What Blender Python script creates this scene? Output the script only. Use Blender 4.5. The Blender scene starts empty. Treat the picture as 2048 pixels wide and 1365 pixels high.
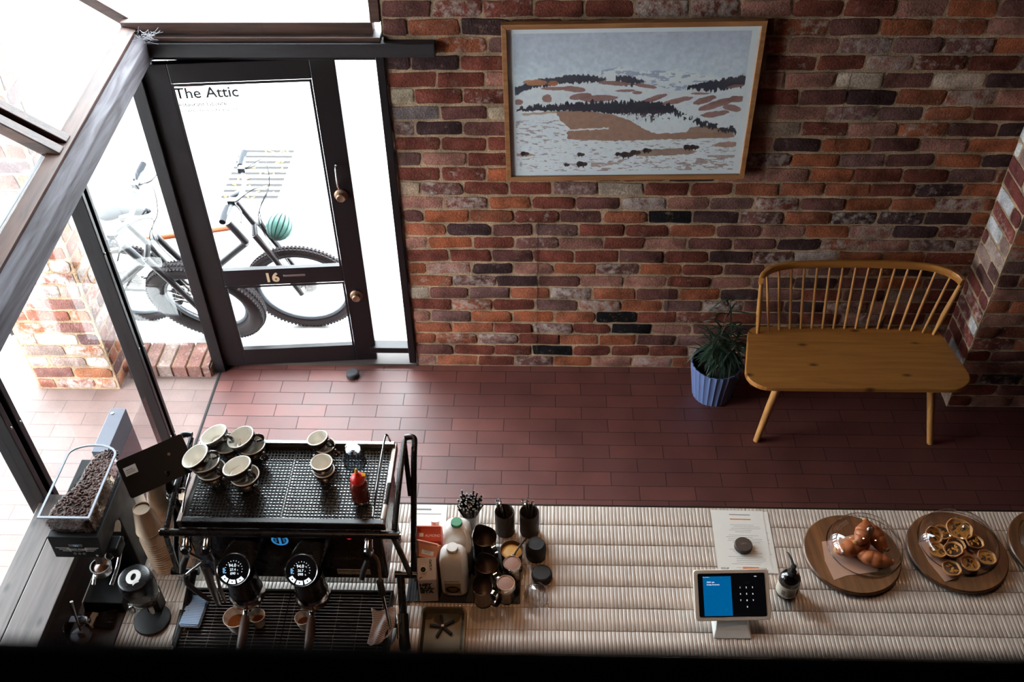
import bpy, math, random
import numpy as np
from mathutils import Vector, Matrix, Euler

# ------------------------------------------------------------------ camera, world, lights, exposure
scn = bpy.context.scene
COL = scn.collection
PI = math.pi
R_ = math.radians

CAM = Vector((0.7175, -4.2455, 4.079))
PITCH, YAW, ROLL = R_(42.395), R_(-2.11), R_(-0.945)
F_ = Vector((math.sin(YAW) * math.cos(PITCH), math.cos(YAW) * math.cos(PITCH), -math.sin(PITCH)))
X0_ = Vector((math.cos(YAW), -math.sin(YAW), 0))
U0_ = X0_.cross(F_)
XA = X0_ * math.cos(ROLL) + U0_ * math.sin(ROLL)
UA = -X0_ * math.sin(ROLL) + U0_ * math.cos(ROLL)
cd = bpy.data.cameras.new('camera')
cam = bpy.data.objects.new('camera', cd)
COL.objects.link(cam)
cam.matrix_world = Matrix(((XA.x, UA.x, -F_.x, CAM.x), (XA.y, UA.y, -F_.y, CAM.y), (XA.z, UA.z, -F_.z, CAM.z), (0, 0, 0, 1)))
cd.sensor_width = 36
cd.lens = 1991.0 * 36 / 2048
cd.clip_start = 0.02
cd.dof.use_dof = True
cd.dof.focus_distance = 4.1
cd.dof.aperture_fstop = 4.5
scn.camera = cam

wd = bpy.data.worlds.new('sky')
scn.world = wd
wd.use_nodes = True
bg = wd.node_tree.nodes['Background']
bg.inputs[0].default_value = (0.86, 0.95, 1.0, 1)
bg.inputs[1].default_value = 11.0

def spot(loc, target, power, size, color, blend=0.9):
    l = bpy.data.lights.new('spot_lamp', 'SPOT')
    l.energy = power
    l.color = color
    l.spot_size = R_(size)
    l.spot_blend = blend
    l.shadow_soft_size = 0.06
    o = bpy.data.objects.new('spot_lamp', l)
    COL.objects.link(o)
    o.location = loc
    o.rotation_euler = (Vector(target) - Vector(loc)).to_track_quat('-Z', 'Y').to_euler()
    return o
WARM = (1.0, 0.56, 0.30)
LAMPS = [((0.81, -0.32, 4.45), (0.80, -2.05, 0.95), 34, 36),
         ((2.55, -0.32, 4.45), (1.75, -2.05, 0.95), 34, 36),
         ((3.50, -0.32, 4.45), (2.45, -2.05, 0.95), 22, 36),
         ((0.15, -3.25, 4.45), (0.10, -2.3, 1.0), 46, 40)]
for a_ in LAMPS:
    spot(a_[0], a_[1], a_[2], a_[3], WARM)

scn.view_settings.view_transform = 'Standard'
scn.view_settings.look = 'None'
scn.view_settings.gamma = 1
scn.view_settings.use_curve_mapping = False
scn.view_settings.exposure = 0.85
scn.cycles.use_denoising = True
scn.cycles.max_bounces = 10
scn.cycles.diffuse_bounces = 4
scn.cycles.glossy_bounces = 4
scn.cycles.transparent_max_bounces = 24
scn.cycles.transmission_bounces = 6
scn.cycles.caustics_reflective = False
scn.cycles.caustics_refractive = False
scn.cycles.sample_clamp_indirect = 6.0

# ------------------------------------------------------------------ helpers
def lin(c):
    return tuple(((x / 255) / 12.92 if x / 255 <= 0.04045 else ((x / 255 + 0.055) / 1.055) ** 2.4) for x in c)

def tag(o, label=None, cat=None, group=None, kind=None):
    if label: o['label'] = label
    if cat: o['category'] = cat
    if group: o['group'] = group
    if kind: o['kind'] = kind
    return o

def thing(name, loc, label, cat, group=None, rz=0):
    o = bpy.data.objects.new(name, None)
    o.empty_display_size = 0.02
    COL.objects.link(o)
    o.location = loc
    o.rotation_euler = (0, 0, rz)
    return tag(o, label, cat, group)

def chain_loc(p):
    v = Vector((0, 0, 0))
    while p is not None:
        v += p.location
        p = p.parent
    return v

def copy_tree(o, parent=None):
    c = o.copy()
    COL.objects.link(c)
    if parent is not None:
        c.parent = parent
    for ch in list(o.children):
        copy_tree(ch, c)
    return c

class MB:
    def __init__(s):
        s.v = []; s.f = []; s.m = []; s.c = []; s.usec = False
    def add(s, vs, fs, mi=0, col=None):
        b = len(s.v)
        s.v.extend([tuple(v) for v in vs])
        s.f.extend([tuple(b + i for i in f) for f in fs])
        s.m.extend([mi] * len(fs))
        if col is not None:
            s.usec = True
            s.c.extend([col] * len(vs) if not isinstance(col, list) else col)
        else:
            s.c.extend([(0.5, 0.5, 0.5, 0)] * len(vs))
        return s
    def box(s, x0, x1, y0, y1, z0, z1, mi=0, col=None):
        vs = [(x, y, z) for x in (x0, x1) for y in (y0, y1) for z in (z0, z1)]
        return s.add(vs, [(0, 1, 3, 2), (4, 6, 7, 5), (0, 4, 5, 1), (2, 3, 7, 6), (0, 2, 6, 4), (1, 5, 7, 3)], mi, col)
    def obox(s, c, size, rot=(0, 0, 0), mi=0, M=None):
        M = M or Euler(rot).to_matrix()
        c = Vector(c)
        vs = [c + M @ Vector((x * size[0] / 2, y * size[1] / 2, z * size[2] / 2)) for x in (-1, 1) for y in (-1, 1) for z in (-1, 1)]
        return s.add(vs, [(0, 1, 3, 2), (4, 6, 7, 5), (0, 4, 5, 1), (2, 3, 7, 6), (0, 2, 6, 4), (1, 5, 7, 3)], mi)
    def bar(s, p0, p1, w, h, up=(0, 0, 1), mi=0):
        p0 = Vector(p0); p1 = Vector(p1)
        d = (p1 - p0).normalized(); u = Vector(up)
        a = d.cross(u).normalized(); u = a.cross(d).normalized()
        vs = []
        for p in (p0, p1):
            for i, j in ((-1, -1), (1, -1), (1, 1), (-1, 1)):
                vs.append(p + a * (i * w / 2) + u * (j * h / 2))
        return s.add(vs, [(3, 2, 1, 0), (4, 5, 6, 7), (0, 1, 5, 4), (1, 2, 6, 5), (2, 3, 7, 6), (3, 0, 4, 7)], mi)
    def rings(s, rings, closed=True, cap0=True, cap1=True, mi=0, col=None):
        n = len(rings[0]); vs = []; fs = []
        for r in rings: vs.extend(r)
        for k in range(len(rings) - 1):
            for i in range(n if closed else n - 1):
                j = (i + 1) % n
                fs.append((k * n + i, k * n + j, (k + 1) * n + j, (k + 1) * n + i))
        if cap0: fs.append(tuple(range(n - 1, -1, -1)))
        if cap1: fs.append(tuple((len(rings) - 1) * n + i for i in range(n)))
        return s.add(vs, fs, mi, col)
    def tube(s, pts, r, n=10, mi=0, cap=True, smooth_pts=0):
        pts = [Vector(p) for p in pts]
        if smooth_pts:
            q = []
            for i in range(len(pts) - 1):
                p0 = pts[max(i - 1, 0)]; p1 = pts[i]; p2 = pts[i + 1]; p3 = pts[min(i + 2, len(pts) - 1)]
                for k in range(smooth_pts):
                    t = k / smooth_pts
                    q.append(0.5 * ((2 * p1) + (p2 - p0) * t + (2 * p0 - 5 * p1 + 4 * p2 - p3) * t * t + (3 * p1 - p0 - 3 * p2 + p3) * t ** 3))
            q.append(pts[-1])
            if isinstance(r, (list, tuple)):
                rr = []
                for i in range(len(r) - 1):
                    rr += [r[i] + (r[i + 1] - r[i]) * k / smooth_pts for k in range(smooth_pts)]
                r = rr + [r[-1]]
            pts = q
        rs = r if isinstance(r, (list, tuple)) else [r] * len(pts)
        rings = []; a = None
        for i, p in enumerate(pts):
            d = (pts[min(i + 1, len(pts) - 1)] - pts[max(i - 1, 0)])
            d = d.normalized() if d.length > 1e-9 else Vector((0, 0, 1))
            if a is None:
                a = d.orthogonal().normalized()
            else:
                a = (a - d * a.dot(d))
                a = a.normalized() if a.length > 1e-6 else d.orthogonal().normalized()
            b = d.cross(a)
            rings.append([p + (a * math.cos(2 * PI * k / n) + b * math.sin(2 * PI * k / n)) * rs[i] for k in range(n)])
        return s.rings(rings, True, cap, cap, mi)
    def lathe(s, prof, n=28, o=(0, 0, 0), M=None, mi=0, cap=(True, True), mis=None, mod=None):
        o = Vector(o); M = M or Matrix.Identity(3)
        vs = []; fs = []; ms = []
        for k, (r, z) in enumerate(prof):
            for i in range(n):
                a = 2 * PI * i / n
                rr = r * (mod(a, z) if mod else 1)
                vs.append(o + M @ Vector((rr * math.cos(a), rr * math.sin(a), z)))
        for k in range(len(prof) - 1):
            for i in range(n):
                j = (i + 1) % n
                fs.append((k * n + i, k * n + j, (k + 1) * n + j, (k + 1) * n + i)); ms.append(mis[k] if mis else mi)
        if cap[0]: fs.append(tuple(range(n - 1, -1, -1))); ms.append(mis[0] if mis else mi)
        if cap[1]: fs.append(tuple((len(prof) - 1) * n + i for i in range(n))); ms.append(mis[-1] if mis else mi)
        s.add(vs, fs, 0); s.m[-len(fs):] = ms
        return s
    def cyl(s, p0, p1, r0, r1=None, n=20, mi=0):
        return s.tube([p0, p1], [r0, r0 if r1 is None else r1], n, mi)
    def prism(s, poly, z0, z1, mi=0, M=None, o=(0, 0, 0)):
        M = M or Matrix.Identity(3); o = Vector(o)
        return s.rings([[o + M @ Vector((x, y, z0)) for x, y in poly], [o + M @ Vector((x, y, z1)) for x, y in poly]], mi=mi)
    def ball(s, c, r, n=12, m=8, M=None, mi=0, col=None):
        c = Vector(c); M = M or Matrix.Identity(3)
        r = (r, r, r) if not isinstance(r, (tuple, list)) else r
        vs = [c + M @ Vector((0, 0, -r[2]))]; fs = []
        for j in range(1, m):
            t = -PI / 2 + PI * j / m
            for i in range(n):
                a = 2 * PI * i / n
                vs.append(c + M @ Vector((r[0] * math.cos(t) * math.cos(a), r[1] * math.cos(t) * math.sin(a), r[2] * math.sin(t))))
        vs.append(c + M @ Vector((0, 0, r[2])))
        L = len(vs) - 1
        for i in range(n):
            k = (i + 1) % n
            fs.append((0, 1 + k, 1 + i))
            for j in range(m - 2):
                fs.append((1 + j * n + i, 1 + j * n + k, 1 + (j + 1) * n + k, 1 + (j + 1) * n + i))
            fs.append((1 + (m - 2) * n + i, 1 + (m - 2) * n + k, L))
        return s.add(vs, fs, mi, col)
    def torus(s, c, R, r, n=40, m=10, M=None, mi=0, arc=2 * PI, a0=0):
        c = Vector(c); M = M or Matrix.Identity(3); rings = []
        full = arc > 6.28
        N = n if full else n + 1
        for i in range(N):
            a = a0 + arc * i / n
            ca, sa = math.cos(a), math.sin(a)
            rings.append([c + M @ Vector(((R + r * math.cos(2 * PI * k / m)) * ca, (R + r * math.cos(2 * PI * k / m)) * sa, r * math.sin(2 * PI * k / m))) for k in range(m)])
        if full: rings.append(rings[0])
        return s.rings(rings, True, not full, not full, mi)
    def build(s, name, mats, parent=None, smooth=False, bevel=0, loc=None, solid=0, seg=2):
        """world-space geometry; origin = loc, or the parent's place"""
        if not isinstance(mats, (list, tuple)): mats = [mats]
        off = chain_loc(parent) if parent is not None else Vector(loc or (0, 0, 0))
        if parent is not None and loc is not None: off = chain_loc(parent) + Vector(loc)
        me = bpy.data.meshes.new(name)
        me.from_pydata([(v[0] - off.x, v[1] - off.y, v[2] - off.z) for v in s.v], [], s.f)
        for m in mats: me.materials.append(m)
        if len(mats) > 1: me.polygons.foreach_set('material_index', s.m)
        if s.usec:
            at = me.color_attributes.new('Col', 'FLOAT_COLOR', 'POINT')
            at.data.foreach_set('color', np.array(s.c, dtype=np.float32).ravel())
        if smooth:
            me.polygons.foreach_set('use_smooth', [True] * len(me.polygons))
            try: me.set_sharp_from_angle(angle=R_(smooth if smooth > 1 else 40))
            except Exception: pass
        me.update()
        o = bpy.data.objects.new(name, me)
        COL.objects.link(o)
        o.location = (loc or (0, 0, 0)) if parent is not None else off
        if parent is not None: o.parent = parent
        if bevel:
            b = o.modifiers.new('b', 'BEVEL'); b.width = bevel; b.segments = seg; b.limit_method = 'ANGLE'; b.angle_limit = R_(35)
        return o

def axes(d, up=(0, 0, 1)):
    """matrix whose local z is d"""
    d = Vector(d).normalized(); u = Vector(up)
    x = u.cross(d)
    x = x.normalized() if x.length > 1e-6 else Vector((1, 0, 0))
    y = d.cross(x)
    return Matrix(((x.x, y.x, d.x), (x.y, y.y, d.y), (x.z, y.z, d.z)))

def text(name, body, size, mat, parent, at, right, up, align='LEFT', depth=0.0004, loc=None, bold=0):
    cu = bpy.data.curves.new(name, 'FONT')
    cu.body = body; cu.size = size; cu.align_x = align; cu.extrude = depth; cu.resolution_u = 3; cu.offset = bold
    t = bpy.data.objects.new(name, cu)
    COL.objects.link(t)
    bpy.context.view_layer.update()
    me = bpy.data.meshes.new_from_object(t.evaluated_get(bpy.context.evaluated_depsgraph_get()))
    bpy.data.objects.remove(t); bpy.data.curves.remove(cu)
    right = Vector(right).normalized(); up = Vector(up).normalized(); n = right.cross(up)
    off = chain_loc(parent) if parent is not None else Vector((0, 0, 0))
    M = Matrix(((right.x, up.x, n.x, at[0] - off.x), (right.y, up.y, n.y, at[1] - off.y), (right.z, up.z, n.z, at[2] - off.z), (0, 0, 0, 1)))
    me.transform(M)
    me.materials.clear(); me.materials.append(mat)
    o = bpy.data.objects.new(name, me); COL.objects.link(o)
    if parent is not None: o.parent = parent
    return o

# ------------------------------------------------------------------ materials
def nt(name):
    m = bpy.data.materials.new(name); m.use_nodes = True
    t = m.node_tree; b = t.nodes['Principled BSDF']
    return m, t, b

def P(name, rgb, rough=0.5, metal=0.0, var=0.12, bump=0.0, scale=30, coat=0, emit=None, es=0, spec=0.5, rvar=0.1, trans=0):
    m, t, b = nt(name)
    N = t.nodes; L = t.links
    tc = N.new('ShaderNodeTexCoord'); no = N.new('ShaderNodeTexNoise'); no.inputs['Scale'].default_value = scale; no.inputs['Detail'].default_value = 4
    L.new(tc.outputs['Object'], no.inputs['Vector'])
    c = lin(rgb)
    mx = N.new('ShaderNodeMix'); mx.data_type = 'RGBA'
    mx.inputs[6].default_value = (*[x * (1 - var) for x in c], 1); mx.inputs[7].default_value = (*[min(1, x * (1 + var)) for x in c], 1)
    L.new(no.outputs['Fac'], mx.inputs[0]); L.new(mx.outputs[2], b.inputs['Base Color'])
    mr = N.new('ShaderNodeMapRange'); mr.inputs['To Min'].default_value = max(0, rough - rvar); mr.inputs['To Max'].default_value = min(1, rough + rvar)
    L.new(no.outputs['Fac'], mr.inputs['Value']); L.new(mr.outputs[0], b.inputs['Roughness'])
    b.inputs['Metallic'].default_value = metal
    b.inputs['Specular IOR Level'].default_value = spec
    if coat: b.inputs['Coat Weight'].default_value = coat; b.inputs['Coat Roughness'].default_value = 0.08
    if trans: b.inputs['Transmission Weight'].default_value = trans
    if bump:
        bp = N.new('ShaderNodeBump'); bp.inputs['Strength'].default_value = bump; bp.inputs['Distance'].default_value = 0.003
        L.new(no.outputs['Fac'], bp.inputs['Height']); L.new(bp.outputs[0], b.inputs['Normal'])
    if emit: b.inputs['Emission Color'].default_value = (*lin(emit), 1); b.inputs['Emission Strength'].default_value = es
    return m

def glass_mat(name, tint=(1, 1, 1), refl=1.0, facing=0.0, rough=0.02):
    m = bpy.data.materials.new(name); m.use_nodes = True
    t = m.node_tree; N = t.nodes; L = t.links
    N.remove(N['Principled BSDF']); out = N['Material Output']
    tr = N.new('ShaderNodeBsdfTransparent'); tr.inputs[0].default_value = (*tint, 1)
    gl = N.new('ShaderNodeBsdfGlossy'); gl.inputs['Roughness'].default_value = rough
    fr = N.new('ShaderNodeFresnel'); fr.inputs['IOR'].default_value = 1.5
    ml = N.new('ShaderNodeMath'); ml.operation = 'MULTIPLY'; ml.inputs[1].default_value = refl
    L.new(fr.outputs[0], ml.inputs[0])
    src = ml.outputs[0]
    if facing:
        lw = N.new('ShaderNodeLayerWeight'); lw.inputs[0].default_value = 0.5
        pw = N.new('ShaderNodeMath'); pw.operation = 'POWER'; pw.inputs[1].default_value = 3; L.new(lw.outputs['Facing'], pw.inputs[0])
        m2 = N.new('ShaderNodeMath'); m2.operation = 'MULTIPLY_ADD'; m2.inputs[1].default_value = facing; m2.use_clamp = True
        L.new(pw.outputs[0], m2.inputs[0]); L.new(src, m2.inputs[2]); src = m2.outputs[0]
    ge = N.new('ShaderNodeNewGeometry'); iv = N.new('ShaderNodeMath'); iv.operation = 'SUBTRACT'; iv.inputs[0].default_value = 1; L.new(ge.outputs['Backfacing'], iv.inputs[1])
    m3 = N.new('ShaderNodeMath'); m3.operation = 'MULTIPLY'; m3.use_clamp = True; L.new(src, m3.inputs[0]); L.new(iv.outputs[0], m3.inputs[1]); src = m3.outputs[0]
    mx = N.new('ShaderNodeMixShader')
    L.new(src, mx.inputs[0]); L.new(tr.outputs[0], mx.inputs[1]); L.new(gl.outputs[0], mx.inputs[2]); L.new(mx.outputs[0], out.inputs[0])
    return m

def wood(name, c1, c2, rough=0.45, axis=0, scale=1.0, bump=0.15, knots=True, coat=0.0):
    m, t, b = nt(name); N = t.nodes; L = t.links
    tc = N.new('ShaderNodeTexCoord'); mp = N.new('ShaderNodeMapping')
    sc = [26 * scale] * 3; sc[axis] = 2.2 * scale
    mp.inputs['Scale'].default_value = sc
    L.new(tc.outputs['Object'], mp.inputs[0])
    no = N.new('ShaderNodeTexNoise'); no.inputs['Scale'].default_value = 1.6; no.inputs['Detail'].default_value = 8; no.inputs['Distortion'].default_value = 0.6
    L.new(mp.outputs[0], no.inputs['Vector'])
    cr = N.new('ShaderNodeValToRGB'); e = cr.color_ramp.elements
    e[0].position = 0.32; e[0].color = (*lin(c2), 1); e[1].position = 0.62; e[1].color = (*lin(c1), 1)
    L.new(no.outputs['Fac'], cr.inputs[0])
    src = cr.outputs[0]
    if knots:
        mp2 = N.new('ShaderNodeMapping'); s2 = [9 * scale] * 3; s2[axis] = 4 * scale; mp2.inputs['Scale'].default_value = s2
        L.new(tc.outputs['Object'], mp2.inputs[0])
        vo = N.new('ShaderNodeTexVoronoi'); vo.voronoi_dimensions = '2D'; vo.inputs['Scale'].default_value = 0.75; L.new(mp2.outputs[0], vo.inputs['Vector'])
        k = N.new('ShaderNodeValToRGB'); k.color_ramp.elements[0].position = 0.02; k.color_ramp.elements[0].color = (0.2, 0.15, 0.12, 1)
        k.color_ramp.elements[1].position = 0.085; k.color_ramp.elements[1].color = (1, 1, 1, 1)
        L.new(vo.outputs['Distance'], k.inputs[0])
        mx = N.new('ShaderNodeMix'); mx.data_type = 'RGBA'; mx.blend_type = 'MULTIPLY'; mx.inputs[0].default_value = 1
        L.new(src, mx.inputs[6]); L.new(k.outputs[0], mx.inputs[7]); src = mx.outputs[2]
    L.new(src, b.inputs['Base Color'])
    b.inputs['Roughness'].default_value = rough
    if coat: b.inputs['Coat Weight'].default_value = coat; b.inputs['Coat Roughness'].default_value = 0.2
    bp = N.new('ShaderNodeBump'); bp.inputs['Strength'].default_value = bump; bp.inputs['Distance'].default_value = 0.002
    L.new(no.outputs['Fac'], bp.inputs['Height']); L.new(bp.outputs[0], b.inputs['Normal'])
    return m

def brick_mat(name, wash=(168, 150, 140), dirt=0.62, smear=(122, 96, 80)):
    m, t, b = nt(name); N = t.nodes; L = t.links
    at = N.new('ShaderNodeAttribute'); at.attribute_name = 'Col'
    tc = N.new('ShaderNodeTexCoord')
    n1 = N.new('ShaderNodeTexNoise'); n1.inputs['Scale'].default_value = 22; n1.inputs['Detail'].default_value = 8; n1.inputs['Roughness'].default_value = 0.7
    n2 = N.new('ShaderNodeTexNoise'); n2.inputs['Scale'].default_value = 9; n2.inputs['Detail'].default_value = 5
    n3 = N.new('ShaderNodeTexNoise'); n3.inputs['Scale'].default_value = 120; n3.inputs['Detail'].default_value = 4
    for n in (n1, n2, n3): L.new(tc.outputs['Object'], n.inputs['Vector'])
    # blotches inside a brick
    mr = N.new('ShaderNodeMapRange'); mr.inputs['From Min'].default_value = 0.35; mr.inputs['From Max'].default_value = 0.65
    mr.inputs['To Min'].default_value = dirt; mr.inputs['To Max'].default_value = 1.35; L.new(n2.outputs['Fac'], mr.inputs['Value'])
    m3 = N.new('ShaderNodeMapRange'); m3.inputs['From Min'].default_value = 0.3; m3.inputs['From Max'].default_value = 0.7
    m3.inputs['To Min'].default_value = 0.72; m3.inputs['To Max'].default_value = 1.25; L.new(n3.outputs['Fac'], m3.inputs['Value'])
    mu = N.new('ShaderNodeMath'); mu.operation = 'MULTIPLY'; L.new(mr.outputs[0], mu.inputs[0]); L.new(m3.outputs[0], mu.inputs[1])
    vm = N.new('ShaderNodeVectorMath'); vm.operation = 'SCALE'; L.new(at.outputs['Color'], vm.inputs[0]); L.new(mu.outputs[0], vm.inputs['Scale'])
    # lime wash, plus glass haze on the outdoor pier: threshold noise by the brick's alpha
    su = N.new('ShaderNodeMath'); su.operation = 'ADD'; L.new(n1.outputs['Fac'], su.inputs[0]); L.new(at.outputs['Alpha'], su.inputs[1])
    wr = N.new('ShaderNodeMapRange'); wr.inputs['From Min'].default_value = 0.78; wr.inputs['From Max'].default_value = 0.98; L.new(su.outputs[0], wr.inputs['Value'])
    mx = N.new('ShaderNodeMix'); mx.data_type = 'RGBA'; mx.inputs[7].default_value = (*lin(wash), 1)
    n4 = N.new('ShaderNodeTexNoise'); n4.inputs['Scale'].default_value = 14; n4.inputs['Detail'].default_value = 9; n4.inputs['Roughness'].default_value = 0.75; L.new(tc.outputs['Object'], n4.inputs['Vector'])
    sm = N.new('ShaderNodeMapRange'); sm.inputs['From Min'].default_value = 0.56; sm.inputs['From Max'].default_value = 0.68; sm.inputs['To Max'].default_value = 0.8; L.new(n4.outputs['Fac'], sm.inputs['Value'])
    mo = N.new('ShaderNodeMix'); mo.data_type = 'RGBA'; mo.inputs[7].default_value = (*lin(smear), 1); L.new(sm.outputs[0], mo.inputs[0]); L.new(vm.outputs[0], mo.inputs[6])
    bk = N.new('ShaderNodeMapRange'); bk.inputs['From Min'].default_value = 0.30; bk.inputs['From Max'].default_value = 0.38; bk.inputs['To Min'].default_value = 0.45; L.new(n4.outputs['Fac'], bk.inputs['Value'])
    b2 = N.new('ShaderNodeVectorMath'); b2.operation = 'SCALE'; L.new(mo.outputs[2], b2.inputs[0]); L.new(bk.outputs[0], b2.inputs['Scale'])
    L.new(wr.outputs[0], mx.inputs[0]); L.new(b2.outputs[0], mx.inputs[6]); L.new(mx.outputs[2], b.inputs['Base Color'])
    b.inputs['Roughness'].default_value = 0.9; b.inputs['Specular IOR Level'].default_value = 0.12
    ad = N.new('ShaderNodeMath'); ad.operation = 'ADD'; L.new(n1.outputs['Fac'], ad.inputs[0]); L.new(n3.outputs['Fac'], ad.inputs[1])
    bp = N.new('ShaderNodeBump'); bp.inputs['Strength'].default_value = 0.7; bp.inputs['Distance'].default_value = 0.006
    L.new(ad.outputs[0], bp.inputs['Height']); L.new(bp.outputs[0], b.inputs['Normal'])
    return m

def attr_mat(name, rough=0.5, coat=0.0, spec=0.5, noise=0.06, nscale=60):
    m, t, b = nt(name); N = t.nodes; L = t.links
    at = N.new('ShaderNodeAttribute'); at.attribute_name = 'Col'
    tc = N.new('ShaderNodeTexCoord'); no = N.new('ShaderNodeTexNoise'); no.inputs['Scale'].default_value = nscale; L.new(tc.outputs['Object'], no.inputs['Vector'])
    mr = N.new('ShaderNodeMapRange'); mr.inputs['To Min'].default_value = 1 - noise; mr.inputs['To Max'].default_value = 1 + noise; L.new(no.outputs['Fac'], mr.inputs['Value'])
    vm = N.new('ShaderNodeVectorMath'); vm.operation = 'SCALE'; L.new(at.outputs['Color'], vm.inputs[0]); L.new(mr.outputs[0], vm.inputs['Scale'])
    L.new(vm.outputs[0], b.inputs['Base Color']); b.inputs['Roughness'].default_value = rough; b.inputs['Specular IOR Level'].default_value = spec
    if coat: b.inputs['Coat Weight'].default_value = coat; b.inputs['Coat Roughness'].default_value = 0.06
    return m

def paver_mat(name, c1, c2, mortar, bw, rh, rough=0.42, off=(0, 0), spec=0.5, gap=0.0024):
    m, t, b = nt(name); N = t.nodes; L = t.links
    tc = N.new('ShaderNodeTexCoord'); mp = N.new('ShaderNodeMapping'); mp.inputs['Location'].default_value = (off[0], off[1], 0)
    wn = N.new('ShaderNodeTexNoise'); wn.inputs['Scale'].default_value = 7; wn.inputs['Detail'].default_value = 3
    L.new(tc.outputs['Object'], mp.inputs[0]); L.new(mp.outputs[0], wn.inputs['Vector'])
    dm = N.new('ShaderNodeVectorMath'); dm.operation = 'SCALE'; dm.inputs['Scale'].default_value = 0.006; L.new(wn.outputs['Color'], dm.inputs[0])
    da = N.new('ShaderNodeVectorMath'); da.operation = 'ADD'; L.new(mp.outputs[0], da.inputs[0]); L.new(dm.outputs[0], da.inputs[1])
    br = N.new('ShaderNodeTexBrick'); br.offset = 0.5
    br.inputs['Scale'].default_value = 1; br.inputs['Brick Width'].default_value = bw; br.inputs['Row Height'].default_value = rh
    br.inputs['Mortar Size'].default_value = gap; br.inputs['Mortar Smooth'].default_value = 0.3; br.inputs['Bias'].default_value = -0.1
    br.inputs['Color1'].default_value = (*lin(c1), 1); br.inputs['Color2'].default_value = (*lin(c2), 1); br.inputs['Mortar'].default_value = (*lin(mortar), 1)
    L.new(da.outputs[0], br.inputs['Vector'])
    n2 = N.new('ShaderNodeTexNoise'); n2.inputs['Scale'].default_value = 260; n2.inputs['Detail'].default_value = 3; L.new(tc.outputs['Object'], n2.inputs['Vector'])
    n3 = N.new('ShaderNodeTexNoise'); n3.inputs['Scale'].default_value = 5; n3.inputs['Detail'].default_value = 5; L.new(tc.outputs['Object'], n3.inputs['Vector'])
    mr = N.new('ShaderNodeMapRange'); mr.inputs['To Min'].default_value = 0.75; mr.inputs['To Max'].default_value = 1.25; L.new(n2.outputs['Fac'], mr.inputs['Value'])
    m3 = N.new('ShaderNodeMapRange'); m3.inputs['From Min'].default_value = 0.3; m3.inputs['From Max'].default_value = 0.7; m3.inputs['To Min'].default_value = 0.8; m3.inputs['To Max'].default_value = 1.2; L.new(n3.outputs['Fac'], m3.inputs['Value'])
    mu = N.new('ShaderNodeMath'); mu.operation = 'MULTIPLY'; L.new(mr.outputs[0], mu.inputs[0]); L.new(m3.outputs[0], mu.inputs[1])
    vm = N.new('ShaderNodeVectorMath'); vm.operation = 'SCALE'; L.new(br.outputs['Color'], vm.inputs[0]); L.new(mu.outputs[0], vm.inputs['Scale'])
    L.new(vm.outputs[0], b.inputs['Base Color'])
    rr = N.new('ShaderNodeMapRange'); rr.inputs['To Min'].default_value = rough - 0.1; rr.inputs['To Max'].default_value = rough + 0.12; L.new(n3.outputs['Fac'], rr.inputs['Value']); L.new(rr.outputs[0], b.inputs['Roughness'])
    sp_ = N.new('ShaderNodeMapRange'); sp_.inputs['To Min'].default_value = spec; sp_.inputs['To Max'].default_value = 0.25; L.new(br.outputs['Fac'], sp_.inputs['Value']); L.new(sp_.outputs[0], b.inputs['Specular IOR Level'])
    hs = N.new('ShaderNodeMath'); hs.operation = 'MULTIPLY_ADD'; hs.inputs[1].default_value = -1.0; L.new(br.outputs['Fac'], hs.inputs[0])
    n2m = N.new('ShaderNodeMath'); n2m.operation = 'MULTIPLY'; n2m.inputs[1].default_value = 0.25; L.new(n2.outputs['Fac'], n2m.inputs[0]); L.new(n2m.outputs[0], hs.inputs[2])
    bp = N.new('ShaderNodeBump'); bp.inputs['Strength'].default_value = 0.6; bp.inputs['Distance'].default_value = 0.003
    L.new(hs.outputs[0], bp.inputs['Height']); L.new(bp.outputs[0], b.inputs['Normal'])
    return m

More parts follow.
